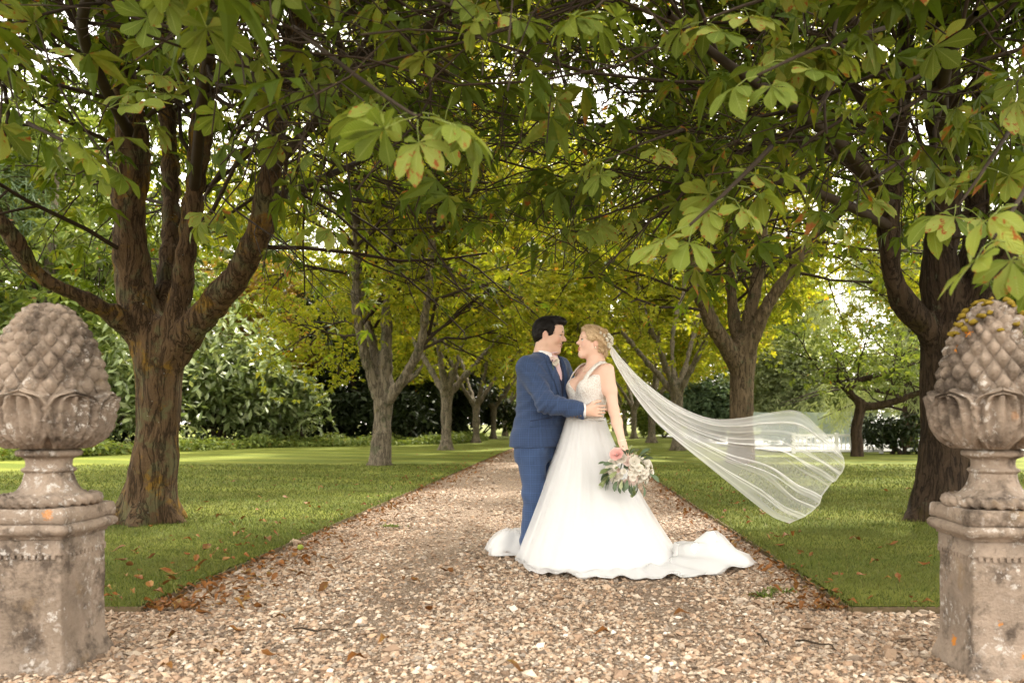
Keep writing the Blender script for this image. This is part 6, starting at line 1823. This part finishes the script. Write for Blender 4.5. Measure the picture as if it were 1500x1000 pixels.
M_gold = simple('pearl_drop', (0.75, 0.68, 0.55), .2, .7, .05, 20)
c = bO + bA @ (np.array([-.012, .080, -.045]) * .945); link('earring', mesh_py('earring', ICO_V * .006 * [1, 1, 1.6] + c, [tuple(f) for f in ICO_F.tolist()], M_gold), bride)
S = smoothline([at_b(.055, .03, 1.40, .186), at_b(.030, .075, 1.365, .180), at_b(0, .098, 1.335, .176), at_b(-.030, .075, 1.365, .180)], 14)
V, F = tube(S, .0016, 5); link('necklace', mesh_py('necklace', V, tri_q(F), M_gold), bride)
V, F = tube([BWr + [.026 * math.cos(a), .026 * math.sin(a), .012 + .005 * math.cos(a)] for a in np.linspace(0, 6.283, 24)], .0028, 5); link('bracelet', mesh_py('bracelet', V, tri_q(F), M_gold), bride)

# veil: gathered at the hair, pleats overlap as it fans out on the breeze
def veil():
    D0 = 5.60
    top = [(896, 506, 5.60), (915, 530, 5.58), (945, 560, 5.55), (990, 592, 5.52), (1040, 612, 5.50), (1085, 612, 5.52), (1130, 604, 5.55), (1172, 602, 5.58), (1208, 630, 5.60), (1234, 656, 5.60)]
    bot = [(893, 516, 5.52), (905, 540, 5.48), (930, 580, 5.42), (959, 616, 5.38), (1000, 652, 5.34), (1035, 680, 5.32), (1070, 708, 5.30), (1105, 736, 5.28), (1135, 758, 5.28), (1160, 768, 5.30)]
    nu, nv = 110, 240
    T = smoothline([px(d, x, y) for x, y, d in top], nu); B = smoothline([px(d, x, y) for x, y, d in bot], nu)
    u = np.linspace(0, 1, nu)[:, None]; v = np.linspace(0, 1, nv)[None, :]
    wob = .035 * np.sin(5 * u + 1) + .02 * np.sin(11 * u)
    vv = v + 0 * u
    for n_, b_, ph_, wd in ((4, .75, .3, 1.3), (7, .85, 1.1, -1.0), (12, .85, 2.0, .8), (21, .6, 4.0, -.6)):
        vv = vv + b_ * np.clip(u * 3, .25, 1) * (1 - .45 * u ** 3) * np.sin(2 * math.pi * n_ * (v + wd * wob) + ph_) / (2 * math.pi * n_) * np.clip(4 * v, 0, 1) * np.clip(4 * (1 - v), 0, 1)
    P = B[:, None, :] * (1 - vv[..., None]) + T[:, None, :] * vv[..., None]
    bulge = np.sin(math.pi * np.clip(vv, 0, 1))
    E = smoothline([px(d, x, y) for x, y, d in ((1160, 768, 5.30), (1186, 757, 5.33), (1213, 737, 5.38), (1232, 710, 5.45), (1241, 680, 5.52), (1234, 656, 5.60))], 400)
    vi = np.clip(vv, 0, 1) * 399; i0 = np.minimum(vi.astype(int), 398); fr = (vi - i0)[..., None]
    Ev = E[i0] * (1 - fr) + E[i0 + 1] * fr
    P = P + (np.clip((u - .35) / .65, 0, 1) ** 2.0)[..., None] * (Ev - (B[-1] * (1 - np.clip(vv, 0, 1)[..., None]) + T[-1] * np.clip(vv, 0, 1)[..., None]))   # rounded free end
    P[..., 2] += -.12 * np.sin(math.pi * u[:, :] ** 1.4) * np.sin(math.pi * v) * .35
    P[..., 1] += .16 * np.sin(math.pi * v) * u - .05 * u * np.cos(2 * math.pi * v * 2 + 3 * u)
    for n_, a_, ph_ in ((4, .026, .3), (7, .016, 1.1), (12, .008, 2.0), (21, .003, 4.0)):
        P[..., 1] += a_ * (.1 + .9 * u) * (1 - .8 * u ** 4) * np.cos(2 * math.pi * n_ * (v + .5 * wob) + ph_)
    # slack sags in curved cross folds towards the free end
    P[..., 2] += .010 * np.sin(26 * u + 4 * v) * u * bulge
    w = np.linalg.norm(T - B, axis=1)[:, None]
    full = 1.15
    ratio = np.clip(full / (w + .02), 1, 9)
    slope = np.abs(np.gradient(vv, axis=1)) * (nv - 1)                 # where the cloth bunches in a pleat it is denser
    dens = 1 - (1 - .235) ** (ratio ** 1.1 / np.clip(slope, .14, 1.6))
    e = np.minimum(v, 1 - v); dens = np.maximum(dens + 0 * v, .55 * np.exp(-(e / .006) ** 2)); dens = np.maximum(dens, .5 * np.exp(-((1 - u) / .008) ** 2) + 0 * v)
    return P.reshape(-1, 3), grid_faces(nu, nv), np.clip(dens, 0, .95).ravel()
V, F, dn = veil()
link('veil', mesh_np('veil', V, F, M_veil, True, {'gather': dn}), bride)['label'] = 'long sheer white tulle veil blown out to the side'

# =================================================================== bouquet
bc = np.array([.395, 5.22, .660])
bq_ = empty('bouquet', tuple(bc), 'bouquet of white, blush and one pink rose held low by the woman', 'bouquet')
st = Geo()
hb2 = BWr + np.array([.02, -.03, -.085])
for k in range(9):
    d = np.array([rnd.gauss(0, .03), rnd.gauss(0, .03), 0]); st.add(*tube([hb2 + d * .4 + [-.01, .01, .06], hb2 + d * .3, bc + d * 2 + [0, .02, .0]], .0035, 5))
link('stems', st.build('stems', M_sprig), bq_)
rrb = np.random.default_rng(8); kept = []
for k in range(400):
    d = unit(rrb.normal(0, 1, 3)); q = bc + d * np.array([.150, .095, .098]) * (.75 + .25 * rrb.random()) + [.0, 0, -.10 * d[0] * 0]
    r_ = rrb.uniform(.018, .040)
    if d[1] > .35 or any(np.linalg.norm(q - o) < .62 * (r_ + r2) for o, r2 in kept): continue
    if q[2] > .655 + .075 and q[0] < .34: continue
    kept.append((q, r_))
for k, (q, r_) in enumerate(kept[:64]):
    m_ = M_petal_p if k % 6 == 1 else M_petal_w
    rose(q, r_, m_, unit((q - bc) * [1, 2.2, 1]) + np.array([0, -.5, .25]), 200 + k, 'rose', bq_, 4)
rose(bc + [-.088, -.07, .105], .047, M_petal_k, np.array([-.3, -.8, .5]), 300, 'rose', bq_, 5)['label'] = 'large pink rose at the upper left of the bouquet'
def bleaf():
    V, F, A = leaflet(.085, .017, 5, .3, .3, np.random.default_rng(1)); return V, F
lv, lf = bleaf(); lme = mesh_np('leaf', lv, lf, M_leaf_laurel); lme2 = mesh_np('leaf', lv, lf, M_sprig)
for k in range(58):
    d = unit(rrb.normal(0, 1, 3)); d[1] = -abs(d[1]) * .7
    if k < 14: d = unit(np.array([-1, -.3, -.45]) + rrb.normal(0, .28, 3))
    elif k < 24: d = unit(np.array([.1, -.2, 1]) + rrb.normal(0, .35, 3))
    elif k < 32: d = unit(np.array([.1, -.5, -1]) + rrb.normal(0, .3, 3))
    q = bc + d * np.array([.150, .10, .094]) * rrb.uniform(.8, 1.15)
    o = link('leaf', lme if k % 3 == 0 else lme2, bq_); o.rotation_mode = 'QUATERNION'
    Rm = rot_frames(np.array([math.atan2(d[1], d[0])]), np.array([-math.asin(np.clip(d[2], -1, 1)) + .3]), np.array([rrb.normal(0, .6)]))[0]
    o.rotation_quaternion = Matrix(Rm.tolist()).to_quaternion(); o.location = q; s = rrb.uniform(.7, 1.3); o.scale = (s, s, s)
